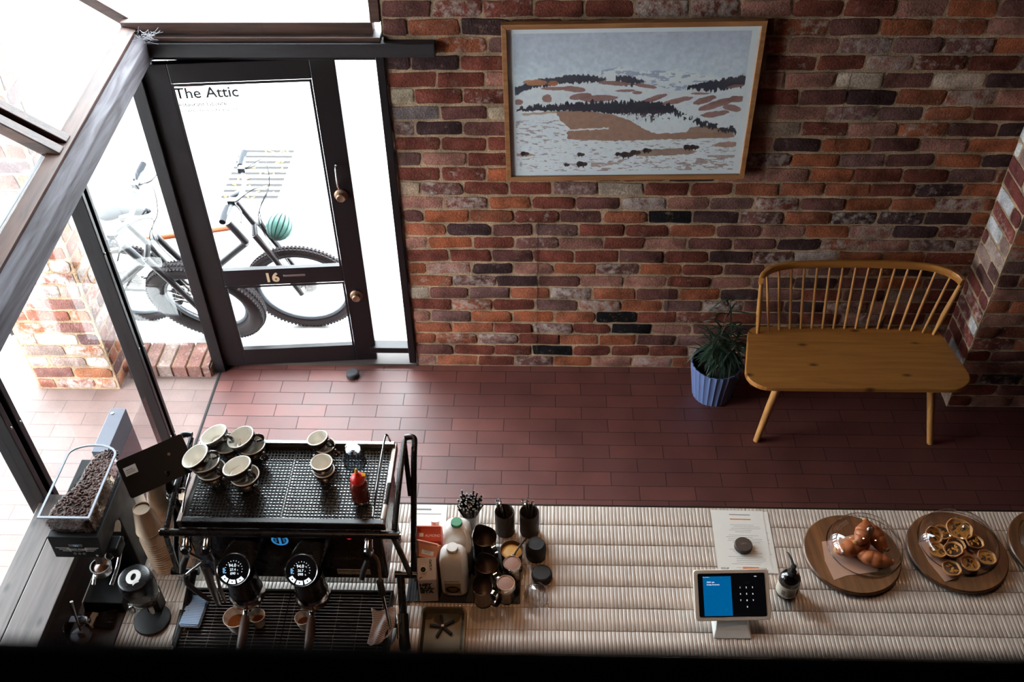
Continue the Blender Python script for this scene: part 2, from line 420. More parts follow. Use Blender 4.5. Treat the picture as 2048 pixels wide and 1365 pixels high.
M = dict(
    brick=brick_mat('old_red_brick'),
    brick_out=brick_mat('outdoor_brick', (185, 172, 164), 0.8, (150, 130, 118)),
    floor=paver_mat('terracotta_paver', (98, 50, 43), (80, 39, 35), (54, 33, 30), 0.289, 0.0945, 0.50, (0.05, 0.045), 0.75),
    floor_out=paver_mat('terracotta_paver_outdoor', (114, 93, 87), (106, 82, 76), (92, 78, 73), 0.289, 0.0945, 0.6, (0.11, 0.03)),
    street=P('pale_granite_paving', (190, 190, 189), 0.8, var=0.25, bump=0.3, scale=90),
    asphalt=P('grey_concrete', (140, 146, 152), 0.8, var=0.2, bump=0.3, scale=40),
    frame=P('dark_brown_paint', (20, 14, 16), 0.36, var=0.25, bump=0.08, scale=25, spec=0.35),
    beam_dark=wood('dark_stained_beam', (36, 28, 31), (22, 16, 18), 0.5, 0, 1, 0.5, False),
    jarrah=wood('weathered_jarrah', (98, 66, 54), (64, 40, 32), 0.5, 1, 1, 0.4, True),
    jarrah_x=wood('weathered_jarrah_x', (84, 52, 40), (50, 30, 23), 0.5, 0, 1, 0.4, True),
    rough_beam=wood('rough_sawn_beam', (118, 113, 120), (64, 55, 60), 0.75, 1, 0.8, 0.9, False),
    glass=glass_mat('window_glass', (0.985, 0.995, 0.995), 0.8),
    clear=glass_mat('clear_plastic', (0.96, 0.97, 0.98), 1.6, 0.5),
    tumbler=glass_mat('cut_glass', (0.80, 0.84, 0.87), 5.0, 0.9, 0.1),
    dome=glass_mat('dome_glass', (0.975, 0.975, 0.97), 1.5, 0.45),
    oak=wood('honey_oak', (184, 122, 58), (162, 102, 46), 0.42, 0, 0.8, 0.08, True, 0.15),
    oak_v=wood('honey_oak_turned', (196, 138, 78), (172, 116, 62), 0.4, 2, 1, 0.05, False, 0.15),
    oak_frame=wood('oak_frame', (164, 112, 70), (136, 88, 52), 0.45, 0, 1.2, 0.1, False),
    walnut=wood('acacia_board', (148, 96, 52), (96, 58, 32), 0.4, 0, 1.1, 0.08, False, 0.2),
    plank=wood('grey_plank', (92, 80, 76), (58, 48, 46), 0.38, 1, 1, 0.25, True, 0.2),
    darkwood=wood('dark_counter_wood', (70, 48, 40), (46, 30, 26), 0.45, 1, 1, 0.2, False),
    plaster=P('dark_plaster', (48, 40, 38), 0.9, var=0.1),
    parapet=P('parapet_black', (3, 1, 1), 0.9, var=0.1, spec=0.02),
    black=P('black_enamel', (20, 19, 21), 0.28, var=0.2, rvar=0.06),
    blackm=P('matt_black', (13, 11, 12), 0.5, var=0.2, spec=0.3),
    tabblack=P('tablet_black', (7, 5, 6), 0.45, var=0.1, spec=0.25),
    rim_glint=P('hopper_rim_glint', (176, 180, 190), 0.25, var=0.05, coat=0.5),  # pale colour paints the bright edge of the clear rim
    rubber=P('black_rubber', (30, 28, 30), 0.7, var=0.2),
    tyre=P('tyre_rubber', (34, 26, 28), 0.85, var=0.25, bump=0.5, scale=120),
    chrome=P('chrome', (215, 212, 210), 0.12, 1.0, var=0.03, rvar=0.05),
    steel=P('brushed_steel', (165, 162, 160), 0.3, 1.0, var=0.1),
    dsteel=P('dark_steel', (132, 120, 114), 0.36, 1.0, var=0.15),
    galv=P('painted_grey_steel', (92, 94, 104), 0.5, 0.3, var=0.15),
    brass=P('aged_brass', (138, 108, 88), 0.42, 0.8, var=0.25),
    cup_out=P('charcoal_glaze', (50, 46, 44), 0.18, var=0.25, coat=0.6),
    cup_in=P('cream_glaze', (228, 225, 216), 0.25, var=0.06, coat=0.3),
    coffee=P('espresso_crema', (150, 92, 44), 0.3, var=0.4, scale=60),
    coffee_dark=P('espresso', (92, 52, 30), 0.25, var=0.4, scale=60),
    bean=P('roasted_bean', (78, 46, 34), 0.5, var=0.4, scale=80),
    paper=P('white_paper', (222, 220, 214), 0.85, var=0.03),
    kraft=P('bamboo_paper_cup', (214, 186, 160), 0.75, var=0.06),
    white_cup=P('white_paper_cup', (226, 214, 202), 0.6, var=0.03),
    ink=P('black_ink', (24, 22, 24), 0.8, var=0.1),
    ink_soft=P('grey_ink', (110, 106, 104), 0.8, var=0.1),
    ink_red=P('red_ink', (206, 90, 84), 0.8, var=0.1),
    white=P('white_print', (232, 230, 226), 0.6, var=0.03),
    orange=P('terracotta_print', (204, 124, 74), 0.7, var=0.2, scale=200),
    red_carton=P('red_carton', (190, 74, 50), 0.5, var=0.1),
    rose_carton=P('rose_carton', (150, 78, 66), 0.5, var=0.1),
    peach=P('peach_carton', (214, 140, 104), 0.5, var=0.1),
    oat=P('white_carton', (196, 184, 176), 0.6, var=0.06),
    ribbed=P('ribbed_clear', (232, 228, 224), 0.18, var=0.02, trans=0.75),
    hdpe=P('milk_plastic', (236, 233, 228), 0.4, var=0.06, scale=12),
    green=P('green_cap', (44, 138, 92), 0.45, var=0.1),
    kraftlabel=P('kraft_label', (150, 124, 98), 0.7, var=0.1),
    butter=P('butter_yellow', (222, 172, 86), 0.5, var=0.1, scale=50),
    stone=P('dark_stoneware', (62, 52, 48), 0.6, var=0.25, scale=60, bump=0.2),
    bowl=P('brown_stoneware', (86, 60, 48), 0.5, var=0.2, scale=50),
    cocoa=P('cocoa_mesh', (150, 108, 92), 0.6, var=0.5, scale=900),
    red=P('red_plastic', (206, 44, 34), 0.35, var=0.05),
    yellow=P('yellow_plastic', (228, 160, 40), 0.4, var=0.05),
    sauce=P('caramel_sauce', (96, 34, 26), 0.25, var=0.15, coat=0.4),
    soap=P('amber_glass', (22, 14, 12), 0.12, var=0.2, coat=0.8),
    label_w=P('bottle_label', (190, 182, 168), 0.6, var=0.04),
    ipad_w=P('ipad_case', (240, 226, 210), 0.4, var=0.03),
    screen=P('tablet_screen', (4, 4, 5), 0.2, var=0.1, coat=0.3, emit=(6, 6, 8), es=0.5),
    blue_scr=P('blue_screen', (0, 60, 100), 0.25, var=0.05, emit=(0, 92, 150), es=0.5),
    lit=P('lit_white', (230, 240, 245), 0.4, var=0.02, emit=(225, 240, 250), es=0.7),
    lit_blue=P('lit_blue', (60, 110, 150), 0.4, var=0.02, emit=(110, 170, 220), es=0.5),
    lit_red=P('lit_red', (180, 30, 40), 0.4, var=0.02, emit=(230, 40, 60), es=0.65),
    lit_cyan=P('lit_cyan', (60, 120, 160), 0.4, var=0.02, emit=(50, 130, 190), es=0.5),
    pastry=P('glazed_pastry', (172, 96, 52), 0.5, var=0.65, scale=30, bump=0.7),
    pastry_in=P('pastry_cream', (214, 170, 122), 0.6, var=0.2, scale=40),
    crust=P('tart_crust', (190, 138, 84), 0.6, var=0.3, scale=90, bump=0.5),
    custard=P('tart_custard', (178, 122, 44), 0.3, var=0.5, scale=70, coat=0.4),
    burnt=P('tart_burnt', (52, 30, 18), 0.3, var=0.5, scale=90, coat=0.4),
    parchment=P('baking_paper', (190, 150, 130), 0.6, var=0.1),
    pot=P('blue_grey_pot', (92, 106, 146), 0.6, var=0.12, scale=10),
    soil=P('potting_soil', (36, 28, 24), 0.95, var=0.4, bump=0.6),
    leaf=P('dark_green_leaf', (44, 62, 48), 0.35, var=0.35, scale=15),
    stem=P('brown_stem', (84, 62, 46), 0.7, var=0.3),
    bike_grey=P('bike_grey_paint', (74, 80, 86), 0.35, var=0.15),
    bike_orange=P('bike_orange_paint', (170, 84, 34), 0.35, var=0.1),
    bike_black=P('bike_black_paint', (30, 27, 30), 0.35, var=0.2),
    saddle=P('saddle_vinyl', (30, 33, 40), 0.6, var=0.15, spec=0.3),
    helmet=P('teal_helmet', (62, 100, 92), 0.4, var=0.15),
    web=P('cobweb', (200, 200, 205), 0.9, var=0.1),
    leafy=P('fallen_leaves', (110, 92, 50), 0.9, var=0.5),
    dark=P('drain_shadow', (40, 38, 38), 0.9, var=0.2),
    brush_b=P('bristle', (34, 28, 30), 0.9, var=0.4, bump=0.6, scale=200),
    clay=P('clay_blade', (150, 150, 162), 0.45, var=0.1),
)

# ------------------------------------------------------------------ the setting
PAL = [((118, 62, 50), .26), ((150, 86, 62), .16), ((154, 86, 58), .08), ((106, 66, 60), .2), ((156, 106, 92), .17), ((116, 82, 76), .08), ((70, 48, 48), .07), ((190, 166, 146), .015)]
MORTAR = lin((160, 132, 106))

GAIN = [.86]
def pick(rnd, pal=PAL):
    t = rnd.random() * sum(w for _, w in pal)
    for c, w in pal:
        t -= w
        if t <= 0: break
    k = rnd.uniform(0.82, 1.15) * GAIN[0]
    return tuple(x * k for x in lin(c))

def brick_face(mb, O, U, N, W, H, seed=1, L=.23, ch=.086, skips=(), wash=.0, first=None, pal=PAL, depth=.0045, marks=()):
    """bricks standing proud of a mortar face at O, running along U, upward z"""
    rnd = random.Random(seed)
    O = Vector(O); U = Vector(U); N = Vector(N); Z = Vector((0, 0, 1))
    k = 0
    while k * ch < H - .01:
        z0 = k * ch; hh = .072 + rnd.uniform(-.005, .004)
        u = 0.0 if W > .6 else 0.0
        ln = (L if k % 2 else L / 2) if first is None else first[k % len(first)]
        while u < W - .03:
            l = min(ln + rnd.uniform(-.012, .012), W - u)
            if W - u - l < .05: l = W - u
            cz = z0 + ch / 2 + .002 + rnd.uniform(-.002, .002); cu = u + l / 2
            sk = any(cu + l * .45 > a and cu - l * .45 < b and cz > c and cz < d for a, b, c, d in skips)
            if not sk:
                a, b = l / 2 - rnd.uniform(.004, .0075), hh / 2
                pts = []; r = rnd.uniform(.005, .022); sk1, sk2 = rnd.uniform(-.004, .004), rnd.uniform(-.003, .003)
                path = []
                for (qx, qy, a0) in ((1, 1, 0), (-1, 1, 90), (-1, -1, 180), (1, -1, 270)):
                    for da in (0, 45, 90):
                        t = R_(a0 + da); path.append((qx * (a - r) + r * math.cos(t), qy * (b - r) + r * math.sin(t)))
                    if a0 in (0, 180):
                        for f in (.25, .5, .75): path.append((qx * (a - r) * (1 - 2 * f), qy * b))
                for x, y in path:
                    pts.append((x + sk1 * y / b + rnd.uniform(-.0028, .0028), y + sk2 * x / a + rnd.uniform(-.0026, .0026)))
                d = depth * rnd.uniform(.5, 1.3)
                c = pick(rnd, pal)
                al = wash + (rnd.random() ** 2.2) * .40
                for mu_, mz_, mc_, ma_ in marks:
                    if abs(cu - mu_) < l / 2 and abs(cz - mz_) < ch / 2: c, al = lin(mc_), ma_
                base = O + U * cu + Z * cz
                tl = rnd.uniform(-.002, .002)
                rr = []
                for (sx, dd) in ((1.0, -.006), (1.0, d * .6), (.965, d)):
                    rr.append([base + U * (x * (1 if sx == 1 else 1 - .005 / a)) + Z * (y * (1 if sx == 1 else .9)) + N * (dd + tl * x / a) for x, y in pts])
                m0 = len(mb.v)
                mb.rings(rr, True, False, True, col=(c[0], c[1], c[2], al))
            u += l + (0 if l == W - u else 0); u += 0.0
            ln = L
        k += 1

def mortar_box(mb, x0, x1, y0, y1, z0, z1):
    mb.box(x0, x1, y0, y1, z0, z1, col=(*MORTAR, 0.0))

def structure(o):
    o['kind'] = 'structure'
    return o

HCEIL = 4.95
PALE, LIME, BURNT_AND_HOLE , ORNG = (176, 156, 132), (120, 84, 78), (22, 18, 20), (148, 80, 52)
# bricks that stand out: repainted, limewashed, burnt or bright orange ones; one dark mark paints a hole's shade
MARKS = [(2.258, .822, (150, 132, 124), 0), (.054, 1.764, PALE, .1), (.10, 1.687, (112, 98, 96), .1), (1.33, 1.146, LIME, .42), (1.478, 1.069, BURNT_AND_HOLE, 0), (.846, .127, BURNT_AND_HOLE, 0), (1.186, .389, BURNT_AND_HOLE, 0), (1.348, .296, BURNT_AND_HOLE, .05),
         (2.624, .559, (140, 112, 100), .1), (2.186, 2.012, LIME, .34), (1.913, 1.589, (150, 126, 108), .15), (2.288, 1.666, LIME, .30), (.51, 1.68, PALE, .05), (.017, 1.246, (168, 140, 118), .2), (.119, 1.077, ORNG, .05), (.957, 1.227, LIME, .30),
         (.02, .542, (172, 152, 134), .2), (1.632, .164, LIME, .40), (.637, .402, ORNG, .12), (.50, 1.32, ORNG, .1), (.30, .93, ORNG, .1), (.90, .30, LIME, .36), (.45, .22, LIME, .30)]
# back brick wall, thickness 0.25 behind y=0
mb = MB()
mortar_box(mb, 0, 5.0, 0.0, .24, 0, HCEIL)
brick_face(mb, (0, 0, 0), (1, 0, 0), (0, -1, 0), 3.02, HCEIL, seed=11, skips=[(-.1, .24, 1.975, 2.055)], marks=MARKS)
brick_face(mb, (0, .24, 0), (0, -1, 0), (-1, 0, 0), .24, HCEIL, seed=12)
structure(mb.build('wall_back', M['brick'], smooth=55))

# hairline cracks running down through the brickwork
mb = MB(); rnd = random.Random(77)
for xs_, z0_, z1_ in ((.706, .08, 1.05), (1.43, .14, .70), (2.14, 1.48, 1.90)):
    n_ = int((z1_ - z0_) / .03); mb.tube([(xs_ + rnd.uniform(-.0025, .0025), -.0062, z0_ + (z1_ - z0_) * k / n_) for k in range(n_ + 1)], .0011, 5)
structure(mb.build('wall_cracks', M['dark']))

# brick pier that comes forward on the right, its face lit from the window side
mb = MB()
mortar_box(mb, 3.012, 5.0, -.296, -.001, 0, HCEIL)
PALR = [((120, 62, 56), .3), ((104, 56, 54), .25), ((200, 196, 196), .16), ((150, 122, 112), .2), ((96, 66, 62), .1)]  # pale bricks carry the window's highlights in their colour
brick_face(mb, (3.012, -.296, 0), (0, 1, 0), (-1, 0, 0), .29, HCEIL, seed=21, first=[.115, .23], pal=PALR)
brick_face(mb, (3.012, -.296, 0), (1, 0, 0), (0, -1, 0), 1.95, HCEIL, seed=23)
structure(mb.build('wall_right_pier', M['brick'], smooth=55))
mb = MB(); mb.box(4.7, 4.8, -7, -.296, 0, HCEIL)
structure(mb.build('wall_right', M['plaster']))

# floor indoors; paving continues outside the glass
mb = MB(); mb.box(-1.16, 5.0, -7, .02, -.1, 0)
structure(mb.build('floor', M['floor']))
mb = MB(); mb.box(-2.21, -1.16, -7, -.03, -.1, -.002)
structure(mb.build('floor_porch', M['floor_out']))
mb = MB(); mb.box(-1.166, -1.155, -7, -.045, -.002, .0015)
structure(mb.build('trim_1', M['dark']))
mb = MB(); mb.box(-12, 12, .1, 16, -.2, -.12); mb.box(-12, -2.21, -7, .1, -.16, -.03)
structure(mb.build('ground_street', M['street']))
mb = MB(); mb.box(-1.17, 0, .02, .12, -.15, -.005)
structure(mb.build('trim_threshold', M['floor_out']))
# ceiling, mezzanine slab, other walls
mb = MB(); mb.box(-1.25, 5.0, -7, .24, HCEIL, HCEIL + .1)
structure(mb.build('ceiling', M['plaster']))
mb = MB(); mb.box(-1.2, 4.7, -7, -4.08, 2.5, 2.66)
structure(mb.build('floor_mezzanine', M['darkwood']))
mb = MB(); mb.box(-1.25, 5.0, -7.1, -7, 0, HCEIL)
structure(mb.build('wall_front', M['plaster']))
mb = MB(); mb.box(-1.25, -1.16, -7, .24, 3.34, HCEIL); mb.box(-1.25, -1.16, -7, -2.85, 0, 3.34); mb.box(-2.95, -1.2, -2.93, -2.85, -.1, 3.3)
structure(mb.build('wall_left', M['plaster']))
mb = MB(); mb.box(-1.25, 0, .02, .24, 4.7, HCEIL)
structure(mb.build('wall_back_upper', M['plaster']))
mb = MB(); mb.box(-2.95, -1.16, -2.93, .3, 3.28, 3.34)
structure(mb.build('ceiling_bay', M['plaster']))

# mezzanine parapet right below the camera
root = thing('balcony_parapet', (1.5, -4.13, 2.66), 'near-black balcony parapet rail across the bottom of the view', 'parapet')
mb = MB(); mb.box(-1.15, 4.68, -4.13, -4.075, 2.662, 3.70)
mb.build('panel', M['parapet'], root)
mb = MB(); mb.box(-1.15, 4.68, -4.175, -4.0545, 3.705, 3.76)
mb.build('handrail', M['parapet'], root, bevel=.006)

# ---- door front: posts, head beam, glazing
HEADX0 = -1.10
mb = MB()   # head beam running on into the brick
mb.box(HEADX0, .236, -.045, .05, 1.982, 2.05)
structure(mb.build('trim_head_beam', M['beam_dark'], bevel=.004))
mb = MB()   # jarrah sill and end post of the clerestory
mb.box(-1.19, -.045, .0, .07, 2.075, 2.13); mb.box(-1.15, -.01, -.03, .07, 2.052, 2.072)
mb.box(-.052, -.006, -.005, .075, 2.132, 4.7)
mb.box(-.0055, -.0005, .0, .07, 2.06, 4.7)
structure(mb.build('trim_clerestory', M['jarrah_x'], bevel=.003))
mb = MB(); mb.box(-1.14, -.052, .03, .036, 2.13, 4.7)
structure(mb.build('window_1', M['glass']))
# corner post, jambs and head of the door frame
mb = MB()
mb.box(-1.195, -1.13, -.075, .06, .0, 1.98)
mb.box(-1.13, -1.105, -.02, .06, 0, 1.95)
mb.box(-1.10, -.04, .005, .06, 1.945, 1.981)
mb.box(-.045, -.006, -.015, .06, .03, 1.981)
mb.box(-.285, -.255, .045, .075, .03, 1.945)
mb.box(-.27, -.006, .0, .07, .095, .135)
structure(mb.build('trim_door_frame', M['frame'], bevel=.003))
mb = MB(); mb.box(-1.17, -.006, -.01, .1, -.004, .018)
structure(mb.build('trim_door_sill', M['stone']))
mb = MB(); mb.box(-.27, -.04, .028, .034, .13, 1.945)
structure(mb.build('window_2', M['glass']))

M['brass_l'] = P('pale_brass', (190, 160, 130), .5, .3, var=.1)
# ---- door, hinged at the left and standing a little open towards the street
DW, DH = .90, 1.925
dr = thing('entrance_door', (-1.14, -.045, .02), 'dark brown framed glass door numbered 16, standing slightly ajar', 'door', rz=R_(4.6))
dr['kind'] = 'structure'
dr.name = 'door_1'
def dbuild(mb, name, mats, parent=dr, **k):
    o = mb.build(name, mats, None, **k)
    if parent is not dr: pass
    o.parent = parent
    return o
def dm(): return MB()
# local door coordinates: x along the leaf, y outwards, z up
mb = dm(); mb.box(0, .125, 0, .042, 0, DH); sl = dbuild(mb, 'hinge_stile', M['frame'], bevel=.003)
mb = dm(); mb.box(.78, DW, 0, .042, 0, DH); dbuild(mb, 'latch_stile', M['frame'], bevel=.003)
mb = dm(); mb.box(.125, .78, 0, .042, DH - .10, DH); dbuild(mb, 'top_rail', M['frame'], bevel=.003)
mb = dm(); mb.box(.125, .78, 0, .042, .60, .70); mr_ = dbuild(mb, 'lock_rail', M['frame'], bevel=.003)
mb = dm(); mb.box(.125, .78, 0, .042, 0, .115); dbuild(mb, 'bottom_rail', M['frame'], bevel=.003)
mb = dm()
for (z0, z1) in ((.115, .60), (.70, DH - .10)):
    mb.box(.125, .137, -.004, .0, z0, z1); mb.box(.768, .78, -.004, 0, z0, z1); mb.box(.137, .768, -.004, 0, z0, z0 + .012); mb.box(.137, .768, -.004, 0, z1 - .012, z1)
dbuild(mb, 'glazing_bead', M['frame'])
mb = dm(); mb.box(.127, .778, .018, .024, .117, .598); dbuild(mb, 'pane', M['glass'])
mb = dm(); mb.box(.127, .778, .018, .024, .702, DH - .102); up_pane = dbuild(mb, 'pane', M['glass'])
# lettering on the upper pane (reads from inside) and a red strip above it
for (s_, sz, x, z, mt) in (('The Attic', .078, .124, 1.74, 'ink'), ('Restaurant Licence', .032, .112, 1.697, 'ink'), ('The Attic Fremantle Pty Ltd', .025, .118, 1.664, 'ink')):
    text('lettering', s_, sz, M[mt], None, (x, .0165, z), (1, 0, 0), (0, 0, 1), bold=sz * .018).parent = up_pane
mb = dm(); mb.box(.15, .27, .0162, .017, 1.80, 1.815); mb.box(.285, .35, .0162, .017, 1.803, 1.815)
o = mb.build('red_strip', M['ink_red'], None); o.parent = up_pane
text('house_number', '16', .082, M['brass_l'], None, (.35, -.003, .625), (1, 0, 0), (0, 0, 1), depth=.0015, bold=.003).parent = dr
mb = dm(); mb.box(.455, .575, -.006, .0, .655, .668); dbuild(mb, 'letter_slot_plate', M['steel'], bevel=.002)
mb = dm(); mb.tube([(.835, 0, 1.36), (.835, -.035, 1.35), (.832, -.035, 1.24), (.832, 0, 1.23)], .007, 8, smooth_pts=4); dbuild(mb, 'pull_handle', M['chrome'], smooth=40)
for zz, rr in ((1.17, .036), (.50, .036)):
    mb = dm(); mb.lathe([(rr, 0), (rr, .006), (rr * .85, .011), (.022, .013), (.0225, .022), (.0235, .034), (.020, .038), (.012, .036), (.001, .036)], 24, (.836, 0, zz), axes((0, -1, 0)))
    dbuild(mb, 'door_knob', M['brass'], smooth=35)

# rubber door stop on the floor
mb = MB(); mb.lathe([(.036, 0), (.038, .004), (.036, .03), (.030, .036), (.001, .036)], 28, (-.372, -.098, 0))
tag(mb.build('door_stop', M['rubber'], smooth=35, loc=(-.372, -.098, 0)), 'round black rubber stop on the floor at the foot of the door', 'door stop')

# ---- left glazed wall x=-1.16
mb = MB()
def lbar(pts_a, pts_b):
    """quad section swept from far to near"""
    mb.rings([[Vector(p) for p in pts_a], [Vector(p) for p in pts_b]])
FY, NY = .05, -2.85
# rough transom beam: falls very slightly towards the camera, like the photo's
lbar([(-1.155, FY - .03, 1.955), (-1.075, FY - .03, 1.965), (-1.075, FY - .03, 2.06), (-1.125, FY - .03, 2.085)],
     [(-1.155, NY, 1.772), (-1.06, NY, 1.787), (-1.06, NY, 1.872), (-1.125, NY, 1.902)])
structure(mb.build('trim_beam', M['rough_beam'], bevel=.004))
mb = MB()
lbar([(-1.185, FY, 2.06), (-1.13, FY, 2.06), (-1.122, FY, 2.105), (-1.185, FY, 2.115)],
     [(-1.20, NY, 1.872), (-1.135, NY, 1.872), (-1.118, NY, 1.917), (-1.20, NY, 1.927)])
structure(mb.build('trim_sill', M['jarrah'], bevel=.003))
mb = MB()
lbar([(-1.20, FY, 2.04), (-1.19, FY, 2.04), (-1.19, FY, 2.10), (-1.20, FY, 2.10)],
     [(-1.215, NY, 1.88), (-1.205, NY, 1.88), (-1.205, NY, 1.94), (-1.215, NY, 1.94)])
structure(mb.build('trim_flashing', M['galv']))
# pitched rafters of the bay, rising outwards
def rafter(y, w=.05):
    z0 = 2.09 + (y - FY) * .064
    m_ = MB()
    a = Vector((-1.15, y, z0)); d = Vector((-.18, 0, .128)).normalized(); L_ = 2.0
    m_.bar(a - d * .0, a + d * L_, w, .05, (0, 0, 1))
    o = structure(m_.build('trim_rafter', M['jarrah_x'], bevel=.004))
    m_ = MB(); n_ = d.cross(Vector((0, 1, 0))).normalized()
    if n_.z < 0: n_ = -n_
    return o, a, d, n_
mull = []
for y in (.065, -.868, -.945, -1.94, -2.02):
    rafter(y, .045 if y > 0 else .05)
mb = MB()   # dark glazing gasket between the paired rafters
for y in (-.907, -1.98):
    z0 = 2.085 + (y - FY) * .064
    a = Vector((-1.16, y, z0)); d = Vector((-.18, 0, .128)).normalized()
    mb.bar(a, a + d * 2.0, .028, .03)
structure(mb.build('trim_gasket', M['dark']))
n_w = 3
for (ya, yb) in ((.04, -.845), (-.97, -1.915), (-2.045, -2.85)):
    mb = MB(); d = Vector((-.18, 0, .128)).normalized()
    za = 2.10 + (ya - FY) * .064; zb = 2.10 + (yb - FY) * .064
    p = [Vector((-1.165, ya, za)), Vector((-1.165, yb, zb)), Vector((-1.165, yb, zb)) + d * 1.98, Vector((-1.165, ya, za)) + d * 1.98]
    up = Vector((.58, 0, .81)) * .005
    mb.rings([p, [q + up for q in p]])
    structure(mb.build('window_%d' % n_w, M['glass'])); n_w += 1
# vertical mullions: double steel-and-timber bars
def mullion(y, w=.06, z1=1.96):
    m_ = MB()
    m_.box(-1.20, -1.125, y - w / 2, y - w / 6, -.01, z1)
    m_.box(-1.20, -1.125, y + w / 6, y + w / 2, -.01, z1)
    m_.box(-1.19, -1.16, y - w / 6, y + w / 6, -.01, z1)
    structure(m_.build('trim_mullion', M['frame'], bevel=.003))
    m_ = MB()
    for z in (.35, .95, 1.5): m_.ball((-1.124, y + w / 3, z), (.004, .006, .006), 8, 5); m_.ball((-1.124, y - w / 3, z + .03), (.004, .006, .006), 8, 5)
    structure(m_.build('trim_screws', M['steel']))
mullion(-.905, .07, 1.90); mullion(-1.90, .085, 1.84)
for (ya, yb) in ((-.08, -.87), (-.94, -1.857), (-1.943, -2.85)):
    mb = MB(); mb.box(-1.168, -1.162, yb, ya, .0, 1.95 + yb * .06)
    structure(mb.build('window_%d' % n_w, M['glass'])); n_w += 1
mb = MB(); mb.box(-1.170, -1.160, -2.85, -.08, -.005, .004)
structure(mb.build('trim_base', M['dark']))

# cobweb at the corner of the beams
mb = MB(); rnd = random.Random(4)
for i in range(46):
    a = Vector((-1.085 + rnd.uniform(-.03, .05), -.05 + rnd.uniform(-.02, .03), 2.09 + rnd.uniform(-.02, .02)))
    b = a + Vector((rnd.uniform(-.05, .07), rnd.uniform(-.01, .03), rnd.uniform(-.03, .03)))
    mb.tube([a, (a + b) / 2 + Vector((0, 0, -.006)), b], .0007, 4)
tag(mb.build('cobweb', M['web'], loc=(-1.08, -.04, 2.08)), 'dusty cobweb in the corner where the timber beams meet above the door', 'cobweb', kind='stuff')

# ---- outdoors: brick pier, low brick step, drain grate
mb = MB()
PX0, PX1, PY0, PY1 = -2.2, -1.70, -.235, -.03
mortar_box(mb, PX0 + .012, PX1 - .012, PY0 + .012, PY1, -.02, 2.42)
PALO = [((150, 92, 76), .25), ((164, 104, 74), .2), ((134, 90, 82), .25), ((158, 132, 122), .2), ((110, 80, 78), .1)]
brick_face(mb, (PX0 + .02, PY0 + .012, 0), (1, 0, 0), (0, -1, 0), PX1 - PX0 - .04, 2.42, seed=31, pal=PALO, wash=.17)  # paler palette and wash put the pane's veiling reflection into the brick
brick_face(mb, (PX1 - .012, PY0 + .02, 0), (0, 1, 0), (1, 0, 0), PY1 - PY0 - .03, 2.42, seed=32, pal=PALO, wash=.17, first=[.1, .2])
o = mb.build('brick_pier', M['brick_out'], smooth=55, loc=(-2, -.12, 0))
tag(o, 'red brick pier outside the left window, glass haze in its pale colour', 'pier')
mb = MB()
mortar_box(mb, -1.69, -1.20, -.10, .085, -.1, .062)
rnd = random.Random(7); x = -1.685
while x < -1.22:
    w = .076; c = tuple(q * 1.0 for q in lin(rnd.choice([(118, 84, 76), (124, 94, 86), (112, 76, 66), (128, 108, 100)])))
    x1 = min(x + w, -1.205)
    vs = [(x, -.115), (x1, -.115), (x1, .10), (x, .10)]
    mb.rings([[Vector((a, b, -.02)) for a, b in vs], [Vector((a, b, .070)) for a, b in vs], [Vector((a + (.004 if a == x else -.004), b + (.005 if b < 0 else -.005), .078)) for a, b in vs]], col=(*c, .22))
    x += w + .012
o = mb.build('brick_step', M['brick_out'], loc=(-1.5, 0, 0))
tag(o, 'low step of bricks on edge outside, between pier and door', 'step')

gr = thing('drain_grate', (-1.46, 2.23, -.12), 'slatted storm drain grate with leaves in the pavement beyond the door', 'drain')
mb = MB(); mb.box(-1.67, -1.24, 1.87, 2.60, -.1195, -.118); mb.build('pit_shade', M['dark'], gr)  # flat dark sheet, the drain's shade put into its colour
mb = MB()
for i in range(10):
    y = 1.87 + i * .08; mb.box(-1.68, -1.23, y - .014, y + .014, -.12, -.108)
mb.build('slats', M['street'], gr)
mb = MB(); rnd = random.Random(3)
for i in range(34):
    y = 1.91 + rnd.randrange(9) * .08 + rnd.uniform(-.012, .012); mb.obox((rnd.uniform(-1.64, -1.27), y, -.114), (.03, .014, .002), (rnd.uniform(-.3, .3), rnd.uniform(-.3, .3), rnd.uniform(0, 3)))
o = mb.build('leaf_litter', M['leafy'], gr); o['kind'] = 'stuff'

